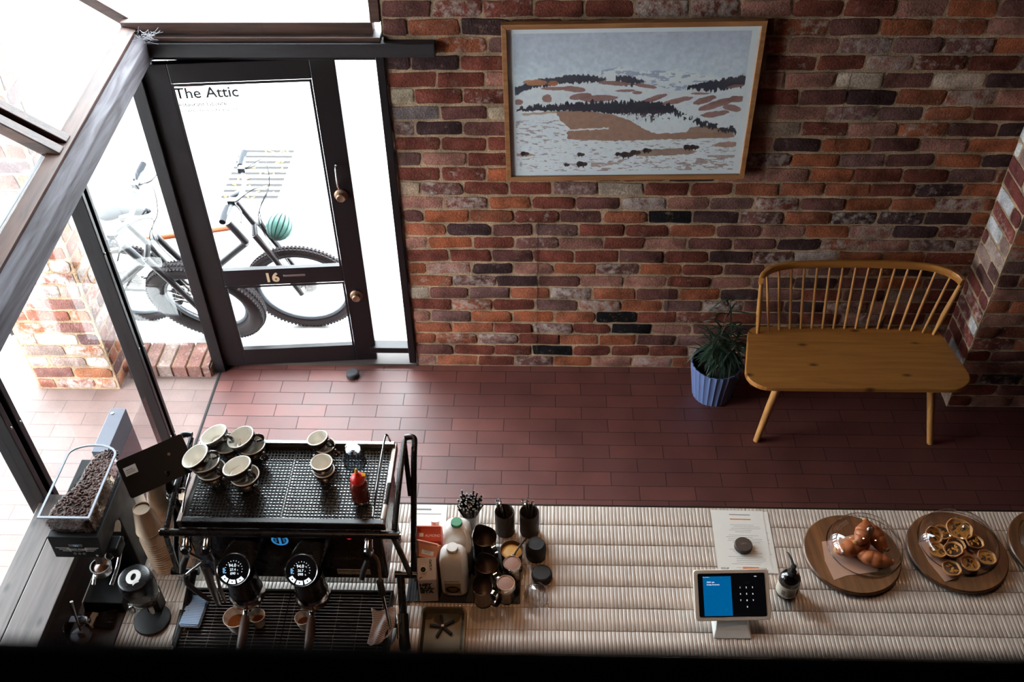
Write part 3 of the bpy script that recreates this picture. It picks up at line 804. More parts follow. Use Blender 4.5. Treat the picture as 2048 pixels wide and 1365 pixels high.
# ------------------------------------------------------------------ framed landscape photograph
def paint(W=520, H=350):
    """colours of the print: a snowy hill country with bison, drawn on a grid"""
    rs = np.random.RandomState(5)
    u, v = np.meshgrid((np.arange(W) + .5) / W, (np.arange(H) + .5) / H)
    def vn(fx, fy, seed=0, oct_=4):
        out = np.zeros_like(u); amp = 1; tot = 0
        for o in range(oct_):
            r = np.random.RandomState(seed * 17 + o)
            gx, gy = int(fx * 2 ** o) + 2, int(fy * 2 ** o) + 2
            g = r.rand(gy + 1, gx + 1)
            x = u * fx * 2 ** o; y = v * fy * 2 ** o
            xi = np.minimum(x.astype(int), gx - 1); yi = np.minimum(y.astype(int), gy - 1); fx_ = x - xi; fy_ = y - yi
            fx_ = fx_ * fx_ * (3 - 2 * fx_); fy_ = fy_ * fy_ * (3 - 2 * fy_)
            a = g[yi, xi] * (1 - fx_) + g[yi, xi + 1] * fx_; b = g[yi + 1, xi] * (1 - fx_) + g[yi + 1, xi + 1] * fx_
            out += amp * (a * (1 - fy_) + b * fy_); tot += amp; amp *= .55
        return out / tot
    def pl(xs, ys): return np.interp(u, xs, ys)
    def inside(poly):
        c = np.zeros(u.shape, bool); n = len(poly); j = n - 1
        uu = u + (vn(60, 40, 9, 2) - .5) * .012; vv = v + (vn(60, 40, 8, 2) - .5) * .012
        for i in range(n):
            xi, yi = poly[i]; xj, yj = poly[j]
            c ^= ((yi > vv) != (yj > vv)) & (uu < (xj - xi) * (vv - yi) / ((yj - yi) or 1e-9) + xi)
            j = i
        return c
    img = np.zeros((H, W, 3))
    def put(mask, col, k=1.0):
        col = np.array(col, float)
        if np.isscalar(k): img[mask] = img[mask] * (1 - k) + col * k
        else: img[mask] = img[mask] * (1 - k[mask][:, None]) + col * k[mask][:, None]
    img[:] = (214, 218, 226)
    sky = v < .40
    t = np.clip((v - .035) / .3, 0, 1)[..., None]
    img[:] = np.array((186, 186, 198)) * (1 - t) + np.array((212, 218, 226)) * t
    img += ((vn(5, 9, 3) - .5) * 18)[..., None]
    # far mountains
    mt = pl([0, .30, .38, .45, .52, .60, .70, .82, .9, 1], [.40, .36, .27, .25, .285, .275, .285, .315, .34, .36])
    put(v > mt, (222, 225, 234))
    put((v > mt) & (vn(40, 60, 12) > .54) & (u > .38), (150, 156, 178), .8)
    # near hills
    hl = pl([0, .05, .1, .2, .33, .38, .44, .5, .55, .62, .7, .76, .82, .9, 1], [.40, .37, .335, .315, .30, .325, .315, .32, .35, .37, .40, .385, .36, .34, .32])
    put(v > hl + .012, (222, 222, 228))
    # hills' tree ridge
    tr = (vn(150, 20, 21, 2) - .5) * .03
    band = (v > hl + tr - .006) & (v < hl + .045 + tr)
    put(band & ((u < .40) & (u > .02)) & (v < hl + .015 + .035 * np.clip((.40 - u) * 12, 0, 1) + tr), (52, 50, 62), .95)
    put((v > hl + tr - .01) & (v < hl + .055 - abs(u - .49) * .7 + tr * 2) & (u > .44) & (u < .555), (52, 50, 62), .95)
    put((v > hl + tr - .012) & (v < hl + .012 + .05 * np.clip((u - .735) * 9, 0, 1) + tr * 2) & (u > .735), (48, 46, 56), .95)
    # brown bare patches
    def patch(cx, cy, rx, ry, a=0, col=(150, 104, 92), seed=1):
        x = (u - cx) * math.cos(a) + (v - cy) * math.sin(a); y = -(u - cx) * math.sin(a) + (v - cy) * math.cos(a)
        d = (x / rx) ** 2 + (y / ry) ** 2 + (vn(40, 40, seed, 3) - .5) * 1.1
        put(d < 1, col, .92)
    for k, a in enumerate([(.11, .345, .05, .02, 0, (180, 120, 88)), (.185, .35, .022, .018, -.3, (176, 108, 76)), (.43, .355, .07, .014, .12), (.56, .375, .05, .012, .25), (.19, .385, .055, .012, 0), (.27, .39, .05, .018, .15),
        (.48, .405, .045, .008, 0), (.53, .42, .02, .01, 0), (.30, .44, .05, .02, -.2), (.38, .455, .08, .022, -.05), (.6, .46, .06, .016, -.5), (.70, .475, .06, .018, -.35), (.79, .43, .04, .008, 0), (.81, .475, .05, .02, -.45),
        (.87, .50, .09, .022, -.5), (.93, .53, .04, .02, .4), (.95, .47, .05, .02, -.1), (.93, .385, .035, .01, -.2), (.86, .57, .06, .02, -.25), (.04, .475, .02, .02, 0), (.16, .45, .022, .028, 0)]):
        patch(*a[:5], col=a[5] if len(a) > 5 else (148, 106, 98), seed=40 + k)
    # big meadow
    put(inside([(.20, .535), (.32, .535), (.42, .56), (.50, .60), (.56, .66), (.62, .70), (.9, .695), (.955, .72), (.955, .735), (.62, .745), (.45, .75), (.25, .735), (.24, .69), (.26, .66), (.21, .60)]), (160, 122, 104))
    put(inside([(.05, .55), (.2, .535), (.2, .55), (.06, .565)]), (176, 140, 112), .8)
    put(inside([(.24, .665), (.42, .655), (.42, .665), (.24, .675)]), (218, 216, 220))
    put(inside([(.76, .665), (.83, .65), (.95, .68), (.95, .715), (.75, .70)]), (150, 116, 96), .9)
    # middle tree belt
    tb = pl([0, .05, .1, .2, .35, .5, .6, .68, .70], [.52, .515, .50, .49, .475, .475, .485, .50, .54])
    te = pl([0, .05, .2, .35, .42, .5, .6, .68, .70], [.525, .535, .535, .54, .56, .56, .565, .56, .545])
    sp = (vn(190, 12, 33, 2) - .5) * .05
    put((v > tb + sp) & (v < te + sp * .5) & (u > .03) & (u < .70), (44, 42, 52), .95)
    put((v > tb + .05) & (v < te + .035 + sp * 3) & (u > .47) & (u < .68) & (vn(90, 60, 34, 3) > .5), (70, 58, 66), .9)
    db = pl([.69, .75, .82, .9, .97], [.54, .58, .615, .65, .67])
    put((v > db + sp) & (v < db + .04 + sp) & (u > .69) & (vn(60, 20, 35, 2) > .36), (46, 44, 54), .95)
    # speckled foreground
    fg = v > .74
    put(fg & (vn(46, 130, 50, 4) > .655), (140, 118, 114), .6)
    put(fg & (u > .35) & (v > .80) & (vn(22, 60, 51, 4) > .60 + .12 * (v < .86)), (150, 118, 106), .7)
    put((v > .60) & (v < .76) & (u < .24) & (vn(40, 110, 53, 4) > .60), (140, 114, 108), .65)
    patch(.66, .835, .15, .026, -.05, (152, 120, 104), 60); patch(.05, .845, .06, .012, 0, (176, 142, 122), 61); patch(.93, .785, .05, .02, 0, (160, 124, 106), 62)
    for (cx, cy, s_) in ((.062, .835, 1), (.305, .845, .9), (.245, .92, .7), (.31, .915, 1.3), (.47, .845, .9), (.503, .85, 1.4), (.54, .835, 1.25), (.59, .82, 1.05), (.765, .80, 1.2), (.79, .80, 1.1)):
        x = (u - cx) / (.016 * s_); y = (v - cy) / (.016 * s_)
        put((x + .25) ** 2 + y ** 2 * (1.0 + .5 * np.clip(x, -1, 1)) < .75, (58, 42, 40)); put((x - .6) ** 2 / .35 + (y - .1) ** 2 / .5 < 1, (70, 52, 46))
        put((np.abs(y - .9) < .45) & ((np.abs(x + .6) < .13) | (np.abs(x - .3) < .13)), (56, 42, 40))
    img *= (.92 + .16 * vn(70, 50, 77, 4))[..., None]
    img = np.clip(img * 1.10, 0, 244)
    # white paper margin
    bd = (u < .026) | (u > .968) | (v < .035) | (v > .968)
    img[bd] = (238, 241, 244)
    s = img / 255
    return W, H, np.where(s <= .04045, s / 12.92, ((s + .055) / 1.055) ** 2.4)

PX = (.549, 1.722); PZ = (1.335, 2.165)
pic = thing('framed_photograph', (1.1355, -.02, 1.335), 'wide oak-framed photograph of snowy hills and grazing bison on the brick wall', 'picture')
pic.rotation_euler = (0, R_(-.9), 0)
def pb(mb, name, mat, parent, **k):
    o = mb.build(name, mat, None, **k); o.parent = parent; return o
hw, hh, fw, fd = .586, .818, .024, .034
mb = MB()
for pts in ([(-hw, 0), (hw, 0), (hw - fw, fw), (-hw + fw, fw)], [(-hw, hh), (-hw + fw, hh - fw), (hw - fw, hh - fw), (hw, hh)], [(-hw, 0), (-hw + fw, fw), (-hw + fw, hh - fw), (-hw, hh)], [(hw, 0), (hw, hh), (hw - fw, hh - fw), (hw - fw, fw)]):
    mb.rings([[Vector((x, -fd, z)) for x, z in pts], [Vector((x, .0, z)) for x, z in pts]])
pb(mb, 'frame', M['oak_frame'], pic, bevel=.0015)
W, H, img = paint()
iw, ih = hw - fw, hh - 2 * fw
xs = np.linspace(-iw, iw, W); zs = np.linspace(fw + ih, fw, H)
gx, gz = np.meshgrid(xs, zs)
me = bpy.data.meshes.new('print')
co = np.stack([gx.ravel(), np.full(W * H, -.020), gz.ravel()], 1)
idx = np.arange(W * H).reshape(H, W)
q = np.stack([idx[:-1, :-1].ravel(), idx[1:, :-1].ravel(), idx[1:, 1:].ravel(), idx[:-1, 1:].ravel()], 1)
me.vertices.add(W * H); me.vertices.foreach_set('co', co.ravel())
me.loops.add(q.size); me.loops.foreach_set('vertex_index', q.ravel().astype(np.int32))
me.polygons.add(len(q)); me.polygons.foreach_set('loop_start', np.arange(0, q.size, 4, dtype=np.int32))
me.update(calc_edges=True); me.validate()
at = me.color_attributes.new('Col', 'FLOAT_COLOR', 'POINT')
at.data.foreach_set('color', np.concatenate([img.reshape(-1, 3), np.ones((W * H, 1))], 1).astype(np.float32).ravel())
M['print'] = attr_mat('photo_print', 0.6, noise=.02, nscale=400)
me.materials.append(M['print'])
o = bpy.data.objects.new('print', me); COL.objects.link(o); o.parent = pic
mb = MB(); mb.box(-hw + .01, hw - .01, -.019, -.001, .01, hh - .01); pb(mb, 'backing', M['darkwood'], pic)
mb = MB(); mb.box(-iw, iw, -.027, -.025, fw, fw + ih); pb(mb, 'glazing', M['glass'], pic)

# ------------------------------------------------------------------ spindle-back bench
bn = thing('spindle_bench', (2.37, -.38, 0), 'honey oak spindle-back bench against the brick wall', 'bench')
def seat_outline():
    pts = []
    # front edge left to right, rounded corners, sides narrowing to the back
    def arc(cx, cy, r, a0, a1, n=8):
        for i in range(n + 1):
            a = R_(a0 + (a1 - a0) * i / n); pts.append((cx + r * math.cos(a), cy + r * math.sin(a)))
    arc(1.945, -.495, .12, 178, 270)
    arc(2.79, -.495, .12, 270, 362)
    arc(2.815, -.205, .07, 15, 90)
    arc(1.925, -.205, .07, 90, 165)
    return pts
ol = seat_outline()
SEAM = -.262
def clip(poly, f):
    out = []
    for i in range(len(poly)):
        a, b = poly[i], poly[(i + 1) % len(poly)]
        fa, fb = f(a), f(b)
        if fa >= 0: out.append(a)
        if (fa >= 0) != (fb >= 0):
            t = fa / (fa - fb); out.append((a[0] + (b[0] - a[0]) * t, a[1] + (b[1] - a[1]) * t))
    return out
# widen the front: sides lean in towards the back
ol = [(2.37 + (x - 2.37) * (1.03 + (-.30 - y) * .16), y) for x, y in ol]
mb = MB(); mb.prism(clip(ol, lambda p: (SEAM - .0026) - p[1]), .425, .455); mb.build('seat_board', M['oak'], bn, bevel=.007, seg=3)
mb = MB(); mb.prism(clip(ol, lambda p: p[1] - (SEAM + .0026)), .421, .449); mb.build('seat_board', M['oak'], bn, bevel=.003, seg=3)
# bent top rail
rail = [Vector((1.862, -.205, .82)), Vector((1.875, -.165, .825)), Vector((1.92, -.125, .83)), Vector((1.99, -.095, .833)), Vector((2.1, -.08, .835)), Vector((2.37, -.072, .836)), Vector((2.64, -.08, .835)), Vector((2.76, -.095, .833)), Vector((2.83, -.125, .83)), Vector((2.875, -.165, .825)), Vector((2.892, -.205, .82))]
q = []
for i in range(len(rail) - 1):
    p0 = rail[max(i - 1, 0)]; p1 = rail[i]; p2 = rail[i + 1]; p3 = rail[min(i + 2, len(rail) - 1)]
    for k in range(5):
        t = k / 5; q.append(.5 * ((2 * p1) + (p2 - p0) * t + (2 * p0 - 5 * p1 + 4 * p2 - p3) * t * t + (3 * p1 - p0 - 3 * p2 + p3) * t ** 3))
q.append(rail[-1])
rings = []
for i, p in enumerate(q):
    d = (q[min(i + 1, len(q) - 1)] - q[max(i - 1, 0)]).normalized(); a = d.cross(Vector((0, 0, 1))).normalized(); u = Vector((0, -.18, 1)).normalized()
    r = []
    for k in range(12):
        t = 2 * PI * k / 12; cx = math.copysign(abs(math.cos(t)) ** .5, math.cos(t)) * .012; cz = math.copysign(abs(math.sin(t)) ** .5, math.sin(t)) * .026
        r.append(p + a * cx + u * cz)
    rings.append(r)
mb = MB(); mb.rings(rings); mb.build('top_rail', M['oak'], bn, smooth=50)
def railpt(x):
    best = min(q, key=lambda p: abs(p.x - x)); return best
for i in range(15):
    t = (i + .5) / 15
    xt = 1.905 + (2.855 - 1.905) * (i / 14); xb = 1.965 + (2.795 - 1.965) * (i / 14)
    tp = railpt(xt); yb = -.150 - .028 * abs(2 * i / 14 - 1) ** 4
    mb = MB(); mb.tube([(xb, yb, .45), (xb + (xt - xb) * .35, yb + (tp.y - yb) * .35, .58), (xt, tp.y, tp.z - .012)], [.0062, .0082, .0058], 10)
    mb.build('spindle', M['oak_v'], bn, smooth=50)
for (xb, xt) in ((1.903, 1.866), (2.848, 2.888)):
    mb = MB(); mb.tube([(xb, -.192, .45), (xb + (xt - xb) * .4, -.193, .60), (xt, -.2, .805)], [.009, .0145, .010], 14); mb.build('end_post', M['oak_v'], bn, smooth=50)
for (xt, yt, xb, yb) in ((1.985, -.50, 1.905, -.572), (2.755, -.50, 2.842, -.575), (2.02, -.25, 1.945, -.14), (2.72, -.25, 2.80, -.14)):
    mb = MB(); mb.tube([(xt, yt, .427), ((xt + xb) / 2, (yt + yb) / 2, .22), (xb, yb, .0)], [.021, .0205, .0165], 16); mb.build('leg', M['oak_v'], bn, smooth=50)
for x_ in (2.0, 2.74): mb = MB(); mb.bar((x_, -.53, .41), (x_, -.23, .41), .05, .026); mb.build('batten', M['oak_v'], bn, bevel=.003)

# ------------------------------------------------------------------ potted plant
pl = thing('potted_plant', (1.705, -.215, 0), 'leafy dark green plant in a fluted blue-grey pot, left of the bench', 'plant')
mb = MB()
fl = lambda a, z: 1 - .035 * abs(math.sin(a * 13)) ** 0.6
mb.lathe([(.095, 0), (.110, .006), (.123, .10), (.138, .20), (.143, .245), (.142, .252), (.136, .252), (.138, .22)], 208, (1.705, -.215, 0), mod=fl, cap=(True, False))
mb.build('pot', M['pot'], pl, smooth=28)
mb = MB(); mb.lathe([(.001, .218), (.08, .222), (.134, .212)], 24, (1.705, -.215, 0), cap=(False, False)); mb.build('soil', M['soil'], pl, smooth=60)
rnd = random.Random(8)
st = MB(); lf = MB()
def leaf(base, az, length, lift, droop, w):
    d = Vector((math.cos(az), math.sin(az), 0)); sd = Vector((-math.sin(az), math.cos(az), 0)); n = 7
    L = []; C = []; Rr = []
    for i in range(n + 1):
        t = i / n
        p = base + d * (length * (t - .12 * t * t)) + Vector((0, 0, lift * t - droop * t * t))
        ww = w * (math.sin(PI * min(1, t * .92 + .06)) ** .8) * (1 - .25 * t)
        tw = Vector((0, 0, .25 * ww))
        L.append(p - sd * ww + tw); C.append(p); Rr.append(p + sd * ww + tw)
    vs = L + C + Rr; m = n + 1
    lf.add(vs, [(i, m + i, m + i + 1, i + 1) for i in range(n)] + [(m + i, 2 * m + i, 2 * m + i + 1, m + i + 1) for i in range(n)])
for s in range(13):
    a = rnd.uniform(0, 2 * PI); r0 = rnd.uniform(.0, .05); h = rnd.uniform(.12, .36)
    b = Vector((1.705 + r0 * math.cos(a), -.215 + r0 * math.sin(a), .215)); t_ = b + Vector((rnd.uniform(-.09, .09), rnd.uniform(-.08, .06), h))
    if s == 0: t_ = b + Vector((.03, .02, .44))
    mid = (b + t_) / 2 + Vector((rnd.uniform(-.015, .015), rnd.uniform(-.015, .015), 0))
    st.tube([b, mid, t_], [.004, .0032, .0022], 6, smooth_pts=3)
    nl = rnd.randrange(17, 24)
    for k in range(nl):
        t = .18 + .82 * k / (nl - 1)
        p = b.lerp(t_, t) if t < 1 else t_
        az = k * 2.4 + rnd.uniform(-.5, .5)
        leaf(p, az, rnd.uniform(.09, .19), rnd.uniform(.01, .09), rnd.uniform(.03, .12), rnd.uniform(.0045, .0078))
st.build('stem', M['stem'], pl, smooth=50)
lf.build('foliage', M['leaf'], pl, smooth=50)

# ------------------------------------------------------------------ bicycles in the street (z = -0.12)
GZ = -.12
def bicycle(name, label, front, yaw, lean, steer, tyre_r, rad, fr_m, fr_m2, bar_w=.33, saddle=True, extras=None, group=None):
    """front wheel's ground contact at FRONT; the bike points along +x turned by yaw"""
    b = thing(name, front, label, 'bicycle', group)
    Mx = Euler((lean, 0, yaw), 'XYZ').to_matrix()
    B = Vector(front)
    def W(x, y, z): return B + Mx @ Vector((x, y, z))
    wb = 1.10
    hubf = (0, 0, rad); hubr = (-wb, 0, rad)
    Ms = Mx @ Matrix.Rotation(steer, 3, Vector((-.38, 0, .92)).normalized())
    HF = W(*hubf)
    def S(x, y, z): return HF + Ms @ Vector((x, y, z))
    AX = Matrix(((1, 0, 0), (0, 0, 1), (0, -1, 0)))     # torus plane x-y -> x-z
    for k, (c, mm) in enumerate(((W(*hubf), Ms), (W(*hubr), Mx))):
        w = MB(); T = mm @ AX
        w.torus(c, rad - tyre_r, tyre_r, 56, 12, T)
        # tread knobs
        for i in range(0, 90):
            a = 2 * PI * i / 90
            for off in (-.45, 0, .45):
                rr = rad - tyre_r + tyre_r * math.cos(off * 1.4)
                p = c + T @ Vector((rr * math.cos(a), rr * math.sin(a), tyre_r * math.sin(off * 1.4)))
                e1 = T @ Vector((math.cos(a), math.sin(a), 0)); e2 = T @ Vector((-math.sin(a), math.cos(a), 0)); e3 = T @ Vector((0, 0, 1))
                w.obox(p, (.012, .014, tyre_r * .3), M=Matrix(((e1.x, e2.x, e3.x), (e1.y, e2.y, e3.y), (e1.z, e2.z, e3.z))))
        wh = w.build('wheel', M['tyre'], b, smooth=40, loc=tuple(c - B))
        r_ = MB(); r_.torus(c, rad - tyre_r * 2 - .008, .013, 48, 8, T); r_.build('rim', M['bike_grey'], wh, smooth=50)
        s_ = MB()
        for i in range(28):
            a = 2 * PI * i / 28; a2 = a + (.35 if i % 2 else -.35); h = .025 if i % 4 < 2 else -.025
            s_.tube([c + T @ Vector((.022 * math.cos(a2), .022 * math.sin(a2), h)), c + T @ Vector(((rad - tyre_r * 2) * math.cos(a), (rad - tyre_r * 2) * math.sin(a), 0))], .0012, 4)
        s_.build('spokes', M['steel'], wh)
        h_ = MB(); h_.cyl(c + T @ Vector((0, 0, -.05)), c + T @ Vector((0, 0, .05)), .016, n=12); h_.cyl(c + T @ Vector((0, 0, .028)), c + T @ Vector((0, 0, .032)), .08, n=28)
        h_.build('hub_and_disc', M['steel'], wh, smooth=40)
    ht = W(-.34, 0, .88 if rad > .3 else .7); hb = W(-.27, 0, .72)
    bb = W(-.72, 0, .30); stp = W(-.90, 0, .76); sa = W(-.955, 0, .92); hr = W(*hubr)
    m_ = MB(); m_.tube([hb, bb], .024, 14); m_.build('down_tube', M[fr_m], b, smooth=50)
    m_ = MB(); m_.tube([W(-.325, 0, .84), W(-.88, 0, .72)], .019, 14); m_.build('top_tube', M[fr_m2], b, smooth=50)
    m_ = MB(); m_.tube([ht, hb], .023, 14); m_.build('head_tube', M[fr_m], b, smooth=50); m_ = MB(); m_.tube([bb, stp], .017, 12)
    for s in (-1, 1):
        m_.tube([bb + Mx @ Vector((0, s * .03, 0)), hr + Mx @ Vector((0, s * .06, 0))], .010, 8); m_.tube([W(-.865, s * .02, .68), hr + Mx @ Vector((0, s * .06, 0))], .008, 8)
    m_.build('frame', M[fr_m], b, smooth=50)
    m_ = MB()
    for s in (-1, 1):
        y = s * (tyre_r + .028)
        m_.tube([S(0, y, 0), S(-.105, y, .30), S(-.185, y, .50)], [.016, .018, .020], 10)
    m_.tube([S(-.18, -(tyre_r + .03), .49), S(-.19, 0, .53), S(-.18, tyre_r + .03, .49)], .018, 10)
    m_.tube([S(-.19, 0, .53), S(-.27, 0, .74)], .016, 10)
    m_.build('fork', M['bike_black'], b, smooth=50)
    m_ = MB()
    m_.tube([S(-.27, 0, .74), S(-.20, 0, .775)], .016, 10)
    m_.tube([S(-.20, 0, .775), S(-.20, -.07, .79), S(-.22, -.14, .81), S(-.24, -bar_w, .815)], .0125, 10, smooth_pts=3); m_.tube([S(-.20, 0, .775), S(-.20, .07, .79), S(-.22, .14, .81), S(-.24, bar_w, .815)], .0125, 10, smooth_pts=3)
    m_.build('handlebar', M['bike_grey'], b, smooth=50)
    for s in (-1, 1):
        m_ = MB(); m_.tube([S(-.238, s * (bar_w - .12), .8145), S(-.242, s * (bar_w - .06), .815), S(-.24, s * (bar_w + .005), .8155)], [.017, .019, .018], 12); m_.build('grip', M['saddle'], b, smooth=50)
        m_ = MB(); m_.tube([S(-.215, s * (bar_w - .15), .815), S(-.165, s * (bar_w - .10), .80), S(-.15, s * (bar_w - .02), .79)], [.006, .005, .0045], 8, smooth_pts=3); m_.obox(S(-.22, s * (bar_w - .155), .82), (.04, .04, .03)); m_.build('brake_lever', M['bike_black'], b, smooth=40)
        m_ = MB(); m_.tube([S(-.2, s * (bar_w - .15), .82), S(-.08, s * .12, .90), S(-.05, s * .03, .80), S(-.15, s * .02, .55), S(-.02, s * .05, .1)], .003, 6, smooth_pts=5); m_.build('brake_cable', M['bike_black'], b, smooth=50)
    if saddle:
        m_ = MB(); T = Mx
        m_.ball(sa + T @ Vector((-.05, 0, .03)), (.085, .085, .035), 18, 10, T); m_.ball(sa + T @ Vector((.06, 0, .03)), (.13, .035, .028), 18, 10, T); m_.build('saddle', M['saddle'], b, smooth=60)
        m_ = MB(); m_.tube([stp, sa], .014, 10); m_.build('seat_post', M['bike_black'], b, smooth=50)
    m_ = MB(); m_.torus(bb + Mx @ Vector((0, -.05, 0)), .075, .006, 32, 6, Mx @ AX)
    for i in range(5): m_.tube([bb + Mx @ Vector((0, -.05, 0)), bb + Mx @ Vector((.075 * math.cos(i * 1.257), -.05, .075 * math.sin(i * 1.257)))], .006, 6)
    m_.tube([bb + Mx @ Vector((0, -.06, 0)), bb + Mx @ Vector((.12, -.065, -.12))], .010, 8); m_.obox(bb + Mx @ Vector((.12, -.11, -.12)), (.09, .08, .02), M=Mx)
    m_.build('crankset', M['dsteel'], b, smooth=40)
    return b, S, W, Mx
A_ = bicycle('bicycle', 'grey fat-tyred bicycle nearest the glass, its bars turned towards the window', (-1.29, .375, GZ), R_(1), R_(12), R_(-10), .052, .36, 'bike_grey', 'bike_black')
B_ = bicycle('bicycle', 'black and orange mountain bike with a teal helmet on its bars, seen through the door', (-.73, .50, GZ), R_(-2), R_(8), R_(2), .028, .34, 'bike_black', 'bike_orange', bar_w=.29)
hm = thing('helmet', (-.79, .42, .70), 'teal cycling helmet hanging on the handlebar of the orange and black bike', 'helmet')
mb = MB()
for i in range(7):
    a0 = -1.2 + i * .4; rings = []
    for k in range(9):
        t = PI * k / 8
        c = Vector((-.79 + .115 * math.sin(a0) * math.sin(t), .42 - .135 * math.cos(t), .70 + .10 * math.cos(a0) * math.sin(t)))
        n = Vector((math.sin(a0), 0, math.cos(a0))); s = Vector((math.cos(a0), 0, -math.sin(a0)))
        w = .003 + .0145 * math.sin(t)
        rings.append([c - s * w - n * .01, c - s * w + n * .004, c + s * w + n * .004, c + s * w - n * .01])
    mb.rings(rings)
mb.build('shell', M['helmet'], hm, smooth=40, bevel=.002)
mb = MB(); mb.ball((-.79, .42, .70), (.10, .118, .082), 20, 10); mb.build('liner', M['rubber'], hm, smooth=60)
mb = MB(); mb.torus((-.79, .42, .70), .105, .014, 30, 8); mb.build('rim', M['helmet'], hm, smooth=50)
mb = MB(); mb.tube([(-.89, .42, .70), (-.85, .40, .60), (-.79, .40, .56), (-.73, .40, .60), (-.69, .42, .70)], .005, 6, smooth_pts=4); mb.build('strap', M['rubber'], hm)
hm.scale = (.66, .66, .52)
hm.rotation_euler = (R_(35), R_(25), 0)

# ------------------------------------------------------------------ counter with finger tiles
CZ = .95
ct = thing('service_counter', (1.2, -2.25, 0), 'service counter topped with cream finger tiles', 'counter')
CX0, CX1, CYB, CYF = -.765, 4.0, -1.782, -2.64
TW, TR = .0141, .0922
mb = MB()
nst = int((CX1 - CX0) / TW)
rnd = random.Random(2)
prof = [(-.5, -.0016), (-.44, .0), (-.30, .0008), (0, .0012), (.30, .0008), (.44, .0)]
xs = []; hz = []
for i in range(nst):
    for a, h in prof: xs.append(CX0 + (i + .5 + a) * TW); hz.append(h)
xs.append(CX0 + nst * TW); hz.append(-.0016)
xs = np.array(xs); hz = np.array(hz); NX = len(xs)
rows = int((CYB - CYF) / TR) + 1
Vs = []; Cs = []; Fs = []
tile = np.array(lin((184, 172, 161))); grout = np.array(lin((126, 104, 88)))
yr = CYB; base = 0
sid = (np.arange(NX) // len(prof)).clip(0, nst - 1)
for r in range(rows):
    tint = 1 + (np.random.RandomState(r).rand(nst) - .5) * .12; dz = (np.random.RandomState(r + 50).rand(nst) - .5) * .0006
    sh = r * .0
    st_ = [(0, -1), (.0007, -1), (.0018, .0), (.004, 1), (TR - .004, 1), (TR - .0018, 0), (TR - .0007, -1), (TR, -1)]
    for (dy, lv) in st_:
        y = yr - dy
        if lv == -1: z = np.full(NX, -.0014)
        elif lv == 0: z = np.minimum(hz, 0) - .0004
        else: z = hz.copy()
        z = z + np.where(hz > -.001, dz[sid] if lv >= 0 else 0, 0)
        Vs.append(np.stack([xs, np.full(NX, y), CZ + z], 1))
        g = (lv == -1) | (hz < -.001)
        g = g if isinstance(g, np.ndarray) else np.full(NX, g)
        c = np.where(g[:, None], grout, tile[None] * tint[sid][:, None])
        Cs.append(np.concatenate([c, np.ones((NX, 1))], 1))
    yr -= TR
Vs = np.concatenate(Vs); Cs = np.concatenate(Cs); NR = len(Vs) // NX
idx = np.arange(NR * NX).reshape(NR, NX)
q = np.stack([idx[1:, :-1].ravel(), idx[1:, 1:].ravel(), idx[:-1, 1:].ravel(), idx[:-1, :-1].ravel()], 1)
off = np.array(ct.location)
me = bpy.data.meshes.new('tiled_top')
me.vertices.add(len(Vs)); me.vertices.foreach_set('co', (Vs - off).ravel())
me.loops.add(q.size); me.loops.foreach_set('vertex_index', q.ravel().astype(np.int32))
me.polygons.add(len(q)); me.polygons.foreach_set('loop_start', np.arange(0, q.size, 4, dtype=np.int32))
me.polygons.foreach_set('use_smooth', [True] * len(q))
me.update(calc_edges=True)
at = me.color_attributes.new('Col', 'FLOAT_COLOR', 'POINT'); at.data.foreach_set('color', Cs.astype(np.float32).ravel())
me.materials.append(attr_mat('finger_tile', .32, coat=.35, noise=.07, nscale=25))
o = bpy.data.objects.new('tiled_top', me); COL.objects.link(o); o.parent = ct
mb = MB(); mb.box(CX0, CX1, CYF, CYB + .0, .0, CZ - .004); mb.build('carcass', M['darkwood'], ct)
mb = MB(); mb.box(CX0, CX1, CYB, CYB + .006, .85, CZ + .001); mb.build('edge_trim', M['blackm'], ct)

# wooden end of the counter, and the raised plank shelf along the glass
wt = thing('wooden_worktop', (-.87, -2.3, 0), 'dark wooden worktop end beneath the coffee grinder', 'worktop')
mb = MB(); mb.box(-1.10, CX0 - .002, CYF, -1.80, .90, CZ); mb.build('board', M['darkwood'], wt, bevel=.002)
mb = MB(); mb.box(-1.08, CX0 - .002, CYF, -1.82, 0, .90); mb.build('carcass', M['darkwood'], wt)
sh = thing('window_shelf', (-1.05, -2.2, 1.08), 'raised grey-brown plank shelf along the left glass', 'shelf')
mb = MB(); mb.box(-1.155, -1.067, -2.72, -1.90, 1.10, 1.13); mb.build('plank', M['plank'], sh, bevel=.002)
mb = MB(); mb.box(-1.063, -.935, -2.72, -1.90, 1.10, 1.13); mb.build('plank', M['plank'], sh, bevel=.002)
mb = MB(); mb.box(-.96, -.938, -2.72, -1.90, .951, 1.099); mb.build('riser', M['darkwood'], sh)

# grey steel end post and perspex screen behind the grinder
po = thing('steel_end_post', (-1.02, -1.5, 0), 'grey steel box post with a screw on top, behind the grinder hopper', 'post')
mb = MB(); mb.box(-1.062, -.998, -1.66, -1.42, 0, 1.10); mb.build('post', M['galv'], po, bevel=.002)
mb = MB(); mb.lathe([(.008, 0), (.007, .003), (.001, .004)], 10, (-1.045, -1.45, 1.10)); mb.build('screw', M['steel'], po)
mb = MB(); mb.box(-.722, -.716, -2.05, -1.74, .955, 1.50)
tag(mb.build('perspex_screen', M['clear'], loc=(-.719, -1.9, .955)), 'thin clear upright screen standing between hopper and tablet', 'screen')

